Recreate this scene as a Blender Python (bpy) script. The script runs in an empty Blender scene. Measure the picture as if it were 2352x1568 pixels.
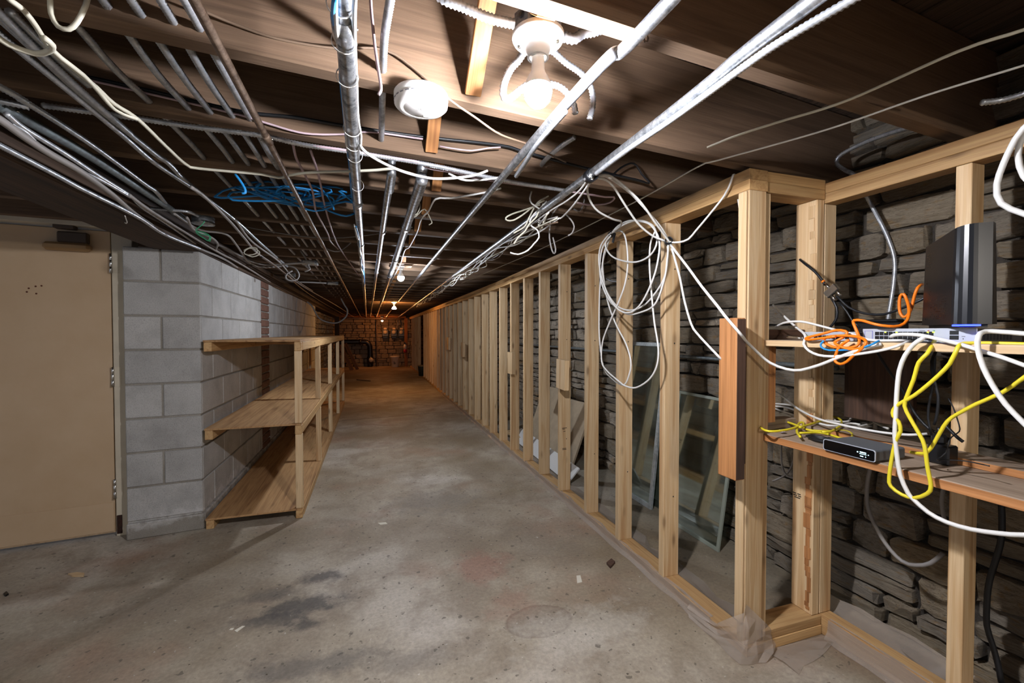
import bpy, bmesh, math, random
from mathutils import Vector, Matrix
R = math.radians
rnd = random.Random(7)
scene = bpy.context.scene
COL = scene.collection

# ------------------------------------------------------------ camera
cd = bpy.data.cameras.new('camera')
cd.sensor_width = 36.0
cd.lens = 36.0 * 990.0 / 2352.0
cd.clip_start = 0.02
cam = bpy.data.objects.new('camera', cd)
COL.objects.link(cam)
cam.location = (0, 0, 1.2)
cam.rotation_euler = (R(90 - 1.157), 0, R(-18.122))
scene.camera = cam

# ------------------------------------------------------------ world and exposure
world = bpy.data.worlds.new('world')
scene.world = world
world.use_nodes = True
world.node_tree.nodes['Background'].inputs[0].default_value = (0.75, 0.82, 1.0, 1)
world.node_tree.nodes['Background'].inputs[1].default_value = 0.10
scene.view_settings.view_transform = 'Standard'
scene.view_settings.look = 'None'
scene.view_settings.exposure = 1.85
scene.view_settings.gamma = 1.0
scene.view_settings.use_curve_mapping = False
cy = scene.cycles
cy.max_bounces = 5; cy.diffuse_bounces = 3; cy.glossy_bounces = 3; cy.transmission_bounces = 2; cy.transparent_max_bounces = 8
cy.use_light_tree = False; cy.use_adaptive_sampling = True; cy.adaptive_threshold = 0.02
cy.caustics_reflective = False; cy.caustics_refractive = False
BULB_NEAR, BULB_BACK, BULB_MID, BULB_WARM, BULB_END = 720, 580, 430, 150, 170

# ------------------------------------------------------------ helpers: colours and materials
def lin(h):
    h = h.lstrip('#')
    o = []
    for i in (0, 2, 4):
        c = int(h[i:i+2], 16) / 255
        o.append(c / 12.92 if c <= 0.04045 else ((c + 0.055) / 1.055) ** 2.4)
    return (o[0], o[1], o[2], 1)

class NT:
    def __init__(s, name):
        s.m = bpy.data.materials.new(name)
        s.m.use_nodes = True
        s.t = s.m.node_tree
        s.b = s.t.nodes['Principled BSDF']
    def n(s, typ, **kw):
        x = s.t.nodes.new(typ)
        for k, v in kw.items():
            if k.startswith('i_'):
                key = k[2:]
                x.inputs[int(key) if key.isdigit() else key.replace('_', ' ')].default_value = v
            else:
                setattr(x, k, v)
        return x
    def l(s, a, b): s.t.links.new(a, b)
    def mix(s, fac, a, b, mode='MIX'):
        x = s.t.nodes.new('ShaderNodeMix'); x.data_type = 'RGBA'; x.blend_type = mode
        for v, i in ((fac, 0), (a, 6), (b, 7)):
            if hasattr(v, 'is_linked'): s.l(v, x.inputs[i])
            else: x.inputs[i].default_value = v
        return x.outputs[2]
    def ramp(s, src, stops):
        x = s.t.nodes.new('ShaderNodeValToRGB')
        e = x.color_ramp.elements
        while len(e) < len(stops): e.new(0.5)
        for el, (p, c) in zip(e, stops):
            el.position = p; el.color = c if len(c) == 4 else (c[0], c[1], c[2], 1)
        s.l(src, x.inputs[0]); return x.outputs[0]
    def math(s, op, a, b=0.0, clamp=False):
        x = s.t.nodes.new('ShaderNodeMath'); x.operation = op; x.use_clamp = clamp
        for v, i in ((a, 0), (b, 1)):
            if hasattr(v, 'is_linked'): s.l(v, x.inputs[i])
            else: x.inputs[i].default_value = v
        return x.outputs[0]
    def coords(s, scale, rand=0.0, kind='Object'):
        tc = s.n('ShaderNodeTexCoord')
        v = tc.outputs[kind]
        if rand:
            oi = s.n('ShaderNodeObjectInfo')
            vm = s.n('ShaderNodeVectorMath', operation='SCALE')
            vm.inputs[0].default_value = (rand, rand * 0.7, rand * 1.3)
            s.l(oi.outputs['Random'], vm.inputs['Scale'])
            va = s.n('ShaderNodeVectorMath', operation='ADD')
            s.l(v, va.inputs[0]); s.l(vm.outputs[0], va.inputs[1]); v = va.outputs[0]
        mp = s.n('ShaderNodeMapping'); mp.inputs['Scale'].default_value = scale
        s.l(v, mp.inputs['Vector'])
        return mp.outputs[0]
    def noise(s, v, scale=1.0, detail=4.0, rough=0.55, dist=0.0):
        x = s.n('ShaderNodeTexNoise')
        x.inputs['Scale'].default_value = scale; x.inputs['Detail'].default_value = detail
        x.inputs['Roughness'].default_value = rough; x.inputs['Distortion'].default_value = dist
        s.l(v, x.inputs['Vector']); return x.outputs[0]
    def bump(s, h, strength=0.3, dist=0.01, normal=None):
        x = s.n('ShaderNodeBump'); x.inputs['Strength'].default_value = strength
        x.inputs['Distance'].default_value = dist
        s.l(h, x.inputs['Height'])
        if normal is not None: s.l(normal, x.inputs['Normal'])
        s.l(x.outputs[0], s.b.inputs['Normal']); return x.outputs[0]
    def col(s, c):
        if hasattr(c, 'is_linked'): s.l(c, s.b.inputs['Base Color'])
        else: s.b.inputs['Base Color'].default_value = c

MATS = {}
def plain(name, hexc, rough=0.6, metal=0.0, emit=None, es=0.0, mottling=0.0, mscale=30):
    if name in MATS: return MATS[name]
    k = NT(name)
    k.b.inputs['Roughness'].default_value = rough
    k.b.inputs['Metallic'].default_value = metal
    c = lin(hexc)
    if mottling:
        nz = k.noise(k.coords((mscale,) * 3, 3.0), 1.0, 5)
        d = tuple(x * (1 - mottling) for x in c[:3]) + (1,)
        k.col(k.ramp(nz, [(0.35, d), (0.65, c)]))
    else:
        k.col(c)
    if emit:
        k.b.inputs['Emission Color'].default_value = lin(emit)
        k.b.inputs['Emission Strength'].default_value = es
        k.m.cycles.emission_sampling = 'NONE'
    MATS[name] = k.m
    return k.m

WOODS = {
    # light, mid, dark, knots, stain amount, roughness
    'pine':   ('#D6BC94', '#CAAA7E', '#B58E62', 0.8, 0.15, 0.6),
    'plate':  ('#CDA874', '#BC9462', '#A27A4C', 0.7, 0.22, 0.6),
    'joist':  ('#735C47', '#69533F', '#584534', 0.08, 0.4, 0.85),
    'joistn': ('#7C6355', '#6B5346', '#4E3B31', 0.2, 0.5, 0.8),
    'strip':  ('#C08A56', '#AF7A48', '#8E5E34', 0.5, 0.2, 0.7),
    'ply':    ('#C39A68', '#B08658', '#8B6540', 0.25, 0.4, 0.7),
    'shelf':  ('#A3907C', '#927F6C', '#7A6857', 0.25, 0.5, 0.75),
    'old':    ('#BC8350', '#AB7443', '#85552E', 0.6, 0.3, 0.6),
    'dark':   ('#5A4030', '#493325', '#34241A', 0.3, 0.5, 0.8),
    'beam':   ('#4C3A2B', '#3E2F23', '#2C2119', 0.2, 0.6, 0.85),
    'plank':  ('#5A4738', '#4A3A2D', '#362B23', 0.2, 0.5, 0.85),
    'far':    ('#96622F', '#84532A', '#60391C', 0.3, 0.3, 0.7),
}
def wood(kind, axis):
    key = 'wood_%s_%s' % (kind, axis)
    if key in MATS: return MATS[key]
    a, b, c, knots, stain, rough = WOODS[kind]
    k = NT(key)
    i = 'xyz'.index(axis)
    def sc(al, ac):
        v = [ac, ac * 0.93, ac * 1.07]; v[i] = al; return tuple(v)
    g = k.noise(k.coords(sc(1.3, 34), 9.0), 1.0, 3, 0.55, 0.8)
    f = k.noise(k.coords(sc(5, 170), 5.0), 1.0, 2, 0.6)
    s = k.noise(k.coords(sc(1.6, 5), 13.0), 1.0, 2, 0.6)
    base = k.ramp(g, [(0.30, lin(c)), (0.43, lin(b)), (0.54, lin(a)), (0.72, lin(b))])
    base = k.mix(k.ramp(f, [(0.35, (0.33, 0.33, 0.33)), (0.62, (0, 0, 0))]), base, lin(c))
    dk = tuple(x * 0.55 for x in lin(c)[:3]) + (1,)
    base = k.mix(k.ramp(s, [(0.5, (0, 0, 0)), (0.85, (stain,) * 3)]), base, dk)
    if knots:
        vo = k.n('ShaderNodeTexVoronoi'); vo.inputs['Scale'].default_value = 1.0
        vo.inputs['Randomness'].default_value = 1.0
        k.l(k.coords(sc(4.2, 13.0), 21.0), vo.inputs['Vector'])
        kn = k.ramp(vo.outputs['Distance'], [(0.07, (knots,) * 3), (0.13, (knots * 0.4,) * 3), (0.2, (0, 0, 0))])
        kd = tuple(x * 0.45 for x in lin(c)[:3]) + (1,)
        base = k.mix(kn, base, kd)
    oi = k.n('ShaderNodeObjectInfo')
    hs = k.n('ShaderNodeHueSaturation')
    k.l(base, hs.inputs['Color'])
    k.l(k.math('MULTIPLY_ADD', oi.outputs['Random'], 0.28), hs.inputs['Value'])
    hs.inputs['Value'].default_value = 1
    mm = hs.inputs['Value'].links[0].from_node
    mm.inputs[2].default_value = 0.86
    k.col(hs.outputs[0])
    k.b.inputs['Roughness'].default_value = rough
    k.bump(f, 0.4, 0.0022)
    MATS[key] = k.m
    return k.m

def m_floor():
    k = NT('concrete_floor')
    v = k.n('ShaderNodeNewGeometry').outputs['Position']
    big = k.noise(v, 0.8, 3, 0.6)
    mid = k.noise(v, 4.0, 4, 0.65, 0.4)
    fine = k.noise(v, 60, 3, 0.7)
    c = k.ramp(big, [(0.36, lin('#85765F')), (0.5, lin('#A59A87')), (0.62, lin('#BBB3A5'))])
    c = k.mix(k.ramp(mid, [(0.36, (0.65,) * 3), (0.58, (0, 0, 0))]), c, lin('#827462'))
    rd = k.noise(v, 1.3, 4, 0.6)
    c = k.mix(k.ramp(rd, [(0.54, (0, 0, 0)), (0.68, (0.5,) * 3)]), c, lin('#96735C'))
    # oily dark patches with ragged edges, at the places where they lie
    sep = k.n('ShaderNodeSeparateXYZ'); k.l(v, sep.inputs[0])
    wob = k.noise(v, 7.0, 5, 0.7)
    def blob(cx, cy, rx, ry, colr, amt, soft=0.5, ring=False):
        nonlocal c
        dx = k.math('MULTIPLY', k.math('SUBTRACT', sep.outputs[0], cx), 1 / rx)
        dy = k.math('MULTIPLY', k.math('SUBTRACT', sep.outputs[1], cy), 1 / ry)
        d = k.math('SQRT', k.math('ADD', k.math('MULTIPLY', dx, dx), k.math('MULTIPLY', dy, dy)))
        d = k.math('ADD', d, k.math('MULTIPLY', k.math('SUBTRACT', wob, 0.5), 0.3 if ring else 2.2))
        if ring: f_ = k.ramp(d, [(0.80, (amt * 0.55,) * 3), (0.92, (amt,) * 3), (0.99, (0, 0, 0))])
        else: f_ = k.ramp(d, [(0.25, (amt,) * 3), (0.25 + soft, (0, 0, 0))])
        c = k.mix(f_, c, lin(colr))
    blob(-0.24, 2.28, 0.16, 0.10, '#4E4A47', 0.8)
    blob(-0.28, 2.06, 0.26, 0.12, '#4A4744', 0.8)
    blob(-0.40, 2.00, 0.26, 0.10, '#4F4B47', 0.7)
    blob(-0.44, 2.19, 0.26, 0.09, '#57524C', 0.65)
    blob(-0.25, 1.93, 0.12, 0.07, '#45423F', 0.75)
    blob(-0.23, 1.68, 0.40, 0.12, '#5C5852', 0.6)
    blob(0.15, 1.60, 0.30, 0.10, '#6A6259', 0.5)
    blob(0.66, 1.65, 0.15, 0.105, '#7A6B5C', 0.85, ring=True)
    blob(0.55, 2.14, 0.26, 0.24, '#946A58', 0.6)
    blob(0.58, 1.80, 0.22, 0.16, '#97705E', 0.4)
    blob(0.43, 3.07, 0.5, 0.35, '#7A746B', 0.5)
    blob(0.16, 3.9, 0.6, 0.5, '#807564', 0.45)
    blob(0.3, 5.2, 0.6, 0.9, '#7C7060', 0.45)
    blob(0.80, 1.55, 0.5, 0.2, '#BFB9AC', 0.45)
    blob(0.95, 2.3, 0.35, 0.4, '#8A7F70', 0.5)
    blob(-0.9, 2.3, 0.6, 0.4, '#7E715F', 0.5)
    # ground-in dirt under the stone wall and behind the studs
    dirt = k.ramp(k.math('ADD', sep.outputs[0], k.math('MULTIPLY', mid, 0.3)), [(0.0, (0, 0, 0)), (1.0, (1, 1, 1))])
    dm = k.n('ShaderNodeMapRange'); dm.inputs['From Min'].default_value = 1.55; dm.inputs['From Max'].default_value = 1.95
    k.l(k.math('ADD', sep.outputs[0], k.math('MULTIPLY', mid, 0.25)), dm.inputs['Value'])
    c = k.mix(k.math('MULTIPLY', dm.outputs[0], 0.55), c, lin('#77705F'))
    sp = k.noise(v, 30, 2, 0.5)
    c = k.mix(k.ramp(sp, [(0.655, (0, 0, 0)), (0.70, (0.7,) * 3)]), c, lin('#4C463D'))
    sp2 = k.noise(v, 43, 2, 0.5)
    c = k.mix(k.ramp(sp2, [(0.72, (0, 0, 0)), (0.76, (0.6,) * 3)]), c, lin('#C9C4BA'))
    c = k.mix(0.35, c, k.ramp(fine, [(0.3, (0.25, 0.25, 0.25)), (0.7, (0.75, 0.75, 0.75))]), 'OVERLAY')
    # saw-cut control joint and a hairline crack further down the corridor
    def line(y0, slope, w, amt):
        nonlocal c
        d = k.math('ABSOLUTE', k.math('ADD', k.math('SUBTRACT', k.math('SUBTRACT', sep.outputs[1], y0),
             k.math('MULTIPLY', sep.outputs[0], slope)), k.math('MULTIPLY', k.math('SUBTRACT', mid, 0.5), 0.10)))
        c = k.mix(k.ramp(d, [(0.0, (amt,) * 3), (w, (0, 0, 0))]), c, lin('#3B352D'))
    line(6.35, 0.16, 0.02, 0.8)
    line(10.3, 0.05, 0.03, 0.6)
    k.col(c)
    k.b.inputs['Roughness'].default_value = 0.62
    k.bump(k.math('ADD', fine, k.math('MULTIPLY', mid, 1.5)), 0.25, 0.004)
    return k.m

def m_stone():
    k = NT('rubble_stone')
    v = k.coords((1, 1, 1), 17.0)
    n1 = k.noise(k.coords((3, 3, 9), 17.0), 1.0, 5, 0.65, 0.6)
    n2 = k.noise(k.coords((14, 14, 40), 5.0), 1.0, 4, 0.7, 0.5)
    n3 = k.noise(v, 5.0, 3, 0.5)
    oi = k.n('ShaderNodeObjectInfo')
    c = k.ramp(n1, [(0.28, lin('#6A6155')), (0.45, lin('#A09584')), (0.58, lin('#BDB09C')), (0.75, lin('#897E6E'))])
    tint = k.ramp(oi.outputs['Random'], [(0.0, lin('#9A8E7D')), (0.35, lin('#877F71')), (0.6, lin('#A38D66')), (0.8, lin('#7A7165')), (1.0, lin('#AD9873'))])
    c = k.mix(0.45, c, tint)
    c = k.mix(k.ramp(n3, [(0.58, (0, 0, 0)), (0.7, (0.5,) * 3)]), c, lin('#A9803F'))
    c = k.mix(k.ramp(n2, [(0.34, (0.6,) * 3), (0.47, (0, 0, 0))]), c, lin('#3A342D'))
    c = k.mix(k.ramp(n2, [(0.64, (0, 0, 0)), (0.8, (0.5,) * 3)]), c, lin('#B4AC9E'))
    k.col(c)
    k.b.inputs['Roughness'].default_value = 0.9
    k.bump(k.math('ADD', n2, n1), 0.9, 0.02)
    return k.m

def m_mortar():
    k = NT('dark_mortar')
    n = k.noise(k.coords((1, 1, 1)), 25, 6, 0.7)
    k.col(k.ramp(n, [(0.3, lin('#2C2722')), (0.55, lin('#4A433A')), (0.8, lin('#6B6357'))]))
    k.b.inputs['Roughness'].default_value = 0.95
    k.bump(n, 0.9, 0.02)
    return k.m

def m_block(name, stops, eff=False):
    k = NT(name)
    v = k.coords((1, 1, 1), 11.0)
    n = k.noise(v, 190, 4, 0.75)
    b = k.noise(v, 6, 5, 0.6)
    oi = k.n('ShaderNodeObjectInfo')
    c = k.ramp(b, [(0.3, lin(stops[0])), (0.5, lin(stops[1])), (0.7, lin(stops[2]))])
    c = k.mix(k.ramp(n, [(0.34, (0.7,) * 3), (0.5, (0, 0, 0))]), c, lin(stops[3]))
    hs = k.n('ShaderNodeHueSaturation'); k.l(c, hs.inputs['Color'])
    mm = k.math('MULTIPLY_ADD', oi.outputs['Random'], 0.22); mm.node.inputs[2].default_value = 0.88
    k.l(mm, hs.inputs['Value'])
    c = hs.outputs[0]
    tc = k.n('ShaderNodeTexCoord')
    g = k.n('ShaderNodeNewGeometry')
    sp = k.n('ShaderNodeSeparateXYZ'); k.l(g.outputs['Position'], sp.inputs[0])
    # salt bloom low on the wall, damp stain at its foot
    w = k.noise(g.outputs['Position'], 9, 5, 0.7)
    zz = k.math('ADD', sp.outputs[2], k.math('MULTIPLY', k.math('SUBTRACT', w, 0.5), 0.35))
    bl = k.ramp(zz, [(0.05, (0, 0, 0)), (0.115, (0.55,) * 3), (0.15, (0.1,) * 3), (0.2, (0, 0, 0))])
    c = k.mix(bl, c, lin('#D8D6D2'))
    k.col(c)
    k.b.inputs['Roughness'].default_value = 0.92
    k.bump(n, 0.6, 0.004)
    return k.m

def m_galv(name, base, rough, metal=0.9, spots='#6C7074'):
    k = NT(name)
    v = k.coords((1, 1, 1), 7.0)
    n = k.noise(v, 45, 5, 0.7)
    k.col(k.ramp(n, [(0.35, lin(spots)), (0.6, lin(base))]))
    k.b.inputs['Metallic'].default_value = metal
    k.l(k.ramp(n, [(0.3, (rough + 0.18,) * 3), (0.7, (rough - 0.06,) * 3)]), k.b.inputs['Roughness'])
    return k.m

def m_glass():
    k = NT('dusty_window_glass')
    nz = k.noise(k.coords((1, 1, 1), 3.0), 6, 5, 0.6)
    gl = k.n('ShaderNodeBsdfGlossy'); gl.inputs['Roughness'].default_value = 0.04
    gl.inputs['Color'].default_value = (0.75, 0.85, 0.8, 1)
    tr = k.n('ShaderNodeBsdfTransparent'); tr.inputs['Color'].default_value = (0.6, 0.68, 0.62, 1)
    df = k.n('ShaderNodeBsdfDiffuse'); df.inputs['Color'].default_value = lin('#8F968A')
    m1 = k.n('ShaderNodeMixShader'); m1.inputs[0].default_value = 0.5
    k.l(tr.outputs[0], m1.inputs[1]); k.l(gl.outputs[0], m1.inputs[2])
    m2 = k.n('ShaderNodeMixShader')
    k.l(k.ramp(nz, [(0.4, (0.08,) * 3), (0.75, (0.3,) * 3)]), m2.inputs[0])
    k.l(m1.outputs[0], m2.inputs[1]); k.l(df.outputs[0], m2.inputs[2])
    k.l(m2.outputs[0], k.t.nodes['Material Output'].inputs['Surface'])
    return k.m

def m_poly():
    k = NT('milky_poly_sheet')
    df = k.n('ShaderNodeBsdfPrincipled'); df.inputs['Base Color'].default_value = lin('#C9BDB0')
    df.inputs['Roughness'].default_value = 0.35
    tr = k.n('ShaderNodeBsdfTransparent'); tr.inputs['Color'].default_value = (0.95, 0.93, 0.9, 1)
    mx = k.n('ShaderNodeMixShader'); mx.inputs[0].default_value = 0.30
    k.l(tr.outputs[0], mx.inputs[1]); k.l(df.outputs[0], mx.inputs[2])
    k.l(mx.outputs[0], k.t.nodes['Material Output'].inputs['Surface'])
    return k.m

def m_brick():
    k = NT('old_brick')
    n = k.noise(k.coords((1, 1, 1), 9.0), 40, 5, 0.7)
    k.col(k.ramp(n, [(0.3, lin('#5A4035')), (0.6, lin('#7D5A4B')), (0.8, lin('#8F7464'))]))
    k.b.inputs['Roughness'].default_value = 0.9
    k.bump(n, 0.5, 0.005)
    return k.m

def m_door():
    k = NT('cream_door_paint')
    v = k.coords((1, 1, 1))
    n = k.noise(v, 3, 5, 0.6)
    s = k.noise(k.coords((14, 14, 2)), 1.0, 6, 0.7)
    c = k.ramp(n, [(0.3, lin('#BFA27E')), (0.7, lin('#C9AE8C'))])
    sep = k.n('ShaderNodeSeparateXYZ'); k.l(v, sep.inputs[0])
    low = k.math('ADD', sep.outputs[2], k.math('MULTIPLY', n, 0.1))
    gr = k.n('ShaderNodeMapRange'); gr.inputs['From Min'].default_value = -0.62; gr.inputs['From Max'].default_value = -0.9
    k.l(low, gr.inputs['Value'])
    sc = k.math('MULTIPLY', gr.outputs[0], k.ramp(s, [(0.45, (0, 0, 0)), (0.68, (0.8,) * 3)]))
    c = k.mix(sc, c, lin('#6B563E'))
    k.col(c)
    k.b.inputs['Roughness'].default_value = 0.55
    k.bump(k.noise(v, 120, 3), 0.1, 0.002)
    return k.m

FLOOR, STONE, MORTAR = m_floor(), m_stone(), m_mortar()
BLOCK = m_block('concrete_block', ('#A3A19C', '#B5B3AE', '#BFBDB8', '#8A8884'))
JOINT = m_block('block_mortar', ('#857F74', '#938D82', '#9E988D', '#716C63'))
BRICK, GLASS, POLY, DOORM = m_brick(), m_glass(), m_poly(), m_door()
GALV = m_galv('galvanised_tube', '#C5C9CC', 0.32)
FLEX = m_galv('flexible_armour', '#D2D6DA', 0.32, 0.7, '#A9AEB3')
GREYPIPE = m_galv('weathered_grey_pipe', '#7F8A8C', 0.5, 0.6)
RUST = m_galv('brown_painted_pipe', '#8A7766', 0.4, 0.5, '#5C4A3C')
STEEL = m_galv('box_steel', '#AEB3B6', 0.35)
NICKEL = plain('bright_nickel', '#C9C5BC', 0.25, 1.0)
WHITEC = plain('white_cable_jacket', '#DEDDD8', 0.45)
CREAMC = plain('cream_cable_jacket', '#C9C6B4', 0.5)
GREYC = plain('grey_cable_jacket', '#8D8985', 0.55)
LILAC = plain('pinkish_cable_jacket', '#B9A2A8', 0.5)
BROWNC = plain('brown_cable_jacket', '#6E5A48', 0.6)
BLACKC = plain('black_cable_jacket', '#15171A', 0.45)
BLUEC = plain('blue_cable_jacket', '#1E86C8', 0.45)
YELC = plain('yellow_cable_jacket', '#E0CF2E', 0.42)
ORGC = plain('orange_cable_jacket', '#F07A10', 0.42)
GREENC = plain('green_wire', '#1F7A50', 0.5)
BLACKP = plain('black_plastic', '#101114', 0.38)
WHITEP = plain('white_plastic', '#E9E8E4', 0.4)
PORC = plain('white_porcelain', '#F2F1EC', 0.3)
SILVER = plain('silver_case', '#C3C9D2', 0.35, 0.35)
GREYCASE = plain('grey_case', '#5F5F60', 0.5, 0.3)
CREAMP = plain('cream_paint', '#CFC3AB', 0.5, mottling=0.15, mscale=8)
NAILM = plain('nail_steel', '#5A564F', 0.4, 0.8)
INK = plain('stamp_ink', '#2A241D', 0.8)

# ------------------------------------------------------------ helpers: objects
BASE = {}
def tagp(o, label=None, cat=None, group=None, kind=None):
    if label: o['label'] = label
    if cat: o['category'] = cat
    if group: o['group'] = group
    if kind: o['kind'] = kind
    return o
def put(o, parent, M):
    COL.objects.link(o)
    if parent is not None:
        o.parent = parent
        pm = BASE[parent.name]
        o.matrix_basis = pm.inverted() @ M
    else:
        o.matrix_basis = M
    BASE[o.name] = M
    return o
def thing(name, label, cat, loc=(0, 0, 0), rotz=0.0, group=None, kind=None):
    o = bpy.data.objects.new(name, None)
    o.empty_display_size = 0.05
    put(o, None, Matrix.Translation(loc) @ Matrix.Rotation(rotz, 4, 'Z'))
    return tagp(o, label, cat, group, kind)
def mesh(name, verts, faces, mat, smooth=False):
    me = bpy.data.meshes.new(name)
    me.from_pydata(verts, [], faces)
    if mat is not None: me.materials.append(mat)
    if smooth:
        me.polygons.foreach_set('use_smooth', [True] * len(me.polygons))
    me.update()
    return me
CACHE = {}
def box_mesh(size, mat, bevel):
    key = (tuple(round(s, 4) for s in size), mat.name, round(bevel, 4))
    if key in CACHE: return CACHE[key]
    bm = bmesh.new()
    bmesh.ops.create_cube(bm, size=1.0)
    for v in bm.verts: v.co = Vector((v.co.x * size[0], v.co.y * size[1], v.co.z * size[2]))
    if bevel:
        bmesh.ops.bevel(bm, geom=bm.edges[:], offset=min(bevel, min(size) * 0.3), segments=1, affect='EDGES')
    me = bpy.data.meshes.new('box')
    bm.to_mesh(me); bm.free()
    me.materials.append(mat)
    CACHE[key] = me
    return me
def box(name, c, size, mat, parent=None, rot=None, bevel=0.0, **tg):
    o = bpy.data.objects.new(name, box_mesh(size, mat, bevel))
    M = Matrix.Translation(c)
    if rot is not None:
        M = M @ (Matrix.Rotation(rot, 4, 'Z') if isinstance(rot, (int, float)) else rot)
    put(o, parent, M)
    return tagp(o, **tg)
def bx(name, x0, x1, y0, y1, z0, z1, mat, parent=None, bevel=0.0, **tg):
    return box(name, ((x0+x1)/2, (y0+y1)/2, (z0+z1)/2), (x1-x0, y1-y0, z1-z0), mat, parent, None, bevel, **tg)
def lum(name, kind, x0, x1, y0, y1, z0, z1, parent, bevel=0.002, **tg):
    d = (x1-x0, y1-y0, z1-z0)
    return bx(name, x0, x1, y0, y1, z0, z1, wood(kind, 'xyz'[d.index(max(d))]), parent, bevel, **tg)
def stick(name, kind, p, q, w, t, parent, up=(0, 0, 1), **tg):
    """a board of cross-section w x t from p to q"""
    p, q = Vector(p), Vector(q)
    z = (q - p).normalized(); x = Vector(up).cross(z)
    if x.length < 1e-4: x = Vector((1, 0, 0))
    x.normalize(); y = z.cross(x)
    rot = Matrix((x, y, z)).transposed().to_4x4()
    o = bpy.data.objects.new(name, box_mesh((w, t, (q-p).length), wood(kind, 'z'), 0.0015))
    put(o, parent, Matrix.Translation((p+q)/2) @ rot)
    return tagp(o, **tg)
def obj(name, me, parent=None, M=None, **tg):
    o = bpy.data.objects.new(name, me)
    put(o, parent, M if M is not None else Matrix())
    return tagp(o, **tg)

def resample(pts, step):
    P = [Vector(p) for p in pts]
    if len(P) == 2:
        n = max(1, int((P[1]-P[0]).length / step))
        return [P[0].lerp(P[1], i / n) for i in range(n + 1)]
    E = [P[0]*2 - P[1]] + P + [P[-1]*2 - P[-2]]
    out = []
    for i in range(1, len(E) - 2):
        a, b, c, d = E[i-1], E[i], E[i+1], E[i+2]
        n = max(2, int((c-b).length / step))
        for j in range(n):
            t = j / n
            out.append(0.5 * ((2*b) + (c-a)*t + (2*a-5*b+4*c-d)*t*t + (3*b-a-3*c+d)*t*t*t))
    out.append(P[-1])
    return out
def tube(name, pts, r, mat, parent=None, sides=7, step=0.02, ridge=0.0, pitch=0.0075, **tg):
    """a round cable or pipe along pts; ridge > 0 gives the spiral armour of flexible conduit"""
    if ridge: step = pitch / 2
    P = resample(pts, step)
    if ridge:
        # ring spacing follows arc length so that the ridges stay even
        L = [0.0]
        for a, b in zip(P, P[1:]): L.append(L[-1] + (b-a).length)
        n = max(2, int(L[-1] / step)); Q = []; j = 0
        for i in range(n + 1):
            s = L[-1] * i / n
            while j < len(L) - 2 and L[j+1] < s: j += 1
            d = L[j+1] - L[j]
            Q.append(P[j].lerp(P[j+1], (s - L[j]) / d if d > 1e-9 else 0))
        P = Q
    o0 = P[0].copy()
    T = (P[1]-P[0]).normalized()
    nrm = T.orthogonal().normalized()
    V, F = [], []
    for i, p in enumerate(P):
        t = (P[min(i+1, len(P)-1)] - P[max(i-1, 0)])
        t = t.normalized() if t.length > 1e-9 else T
        ax = T.cross(t)
        if ax.length > 1e-7:
            nrm = Matrix.Rotation(T.angle(t), 3, ax.normalized()) @ nrm
        T = t
        bn = T.cross(nrm)
        rr = r * (1 + (ridge if i % 2 else -ridge))
        for s in range(sides):
            a = 2*math.pi*s/sides
            V.append(p - o0 + nrm*(math.cos(a)*rr) + bn*(math.sin(a)*rr))
    for i in range(len(P)-1):
        for s in range(sides):
            a, b = i*sides+s, i*sides+(s+1) % sides
            F.append((a, b, b+sides, a+sides))
    F.append(tuple(range(sides-1, -1, -1)))
    F.append(tuple((len(P)-1)*sides+s for s in range(sides)))
    me = mesh(name, V, F, mat, True)
    return obj(name, me, parent, Matrix.Translation(o0), **tg)
def lathe_mesh(name, prof, mat, seg=24, smooth=True):
    V, F = [], []
    n = len(prof)
    for s in range(seg):
        a = 2*math.pi*s/seg
        for r, z in prof: V.append((r*math.cos(a), r*math.sin(a), z))
    for s in range(seg):
        t = (s+1) % seg
        for i in range(n-1):
            F.append((s*n+i, t*n+i, t*n+i+1, s*n+i+1))
    me = mesh(name, V, F, mat, smooth)
    bm = bmesh.new(); bm.from_mesh(me)
    bmesh.ops.remove_doubles(bm, verts=bm.verts[:], dist=1e-5)
    bmesh.ops.recalc_face_normals(bm, faces=bm.faces[:])
    bm.to_mesh(me); bm.free()
    return me
def lathe(name, prof, mat, loc, parent=None, seg=24, rot=None, smooth=True, **tg):
    M = Matrix.Translation(loc)
    if rot is not None: M = M @ rot
    return obj(name, lathe_mesh(name, prof, mat, seg, smooth), parent, M, **tg)
def prism(name, outline, h, mat, M, parent=None, **tg):
    """outline (x,y) extruded along local z from 0 to h"""
    n = len(outline)
    V = [(x, y, 0) for x, y in outline] + [(x, y, h) for x, y in outline]
    F = [tuple(range(n-1, -1, -1)), tuple(range(n, 2*n))] + [(i, (i+1) % n, n+(i+1) % n, n+i) for i in range(n)]
    return obj(name, mesh(name, V, F, mat), parent, M, **tg)
def text(name, s, size, mat, M, parent):
    cu = bpy.data.curves.new(name, 'FONT')
    cu.body = s; cu.size = size; cu.extrude = 0.0002; cu.align_x = 'CENTER'; cu.align_y = 'CENTER'
    tmp = bpy.data.objects.new('tmp', cu)
    COL.objects.link(tmp)
    dg = bpy.context.evaluated_depsgraph_get()
    me = bpy.data.meshes.new_from_object(tmp.evaluated_get(dg))
    bpy.data.objects.remove(tmp)
    me.materials.clear(); me.materials.append(mat)
    return obj(name, me, parent, M)

# ============================================================ THE SETTING
# floor
bx('floor', -3.2, 2.45, -3.0, 16.6, -0.12, 0.0, FLOOR, kind='structure')

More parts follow.
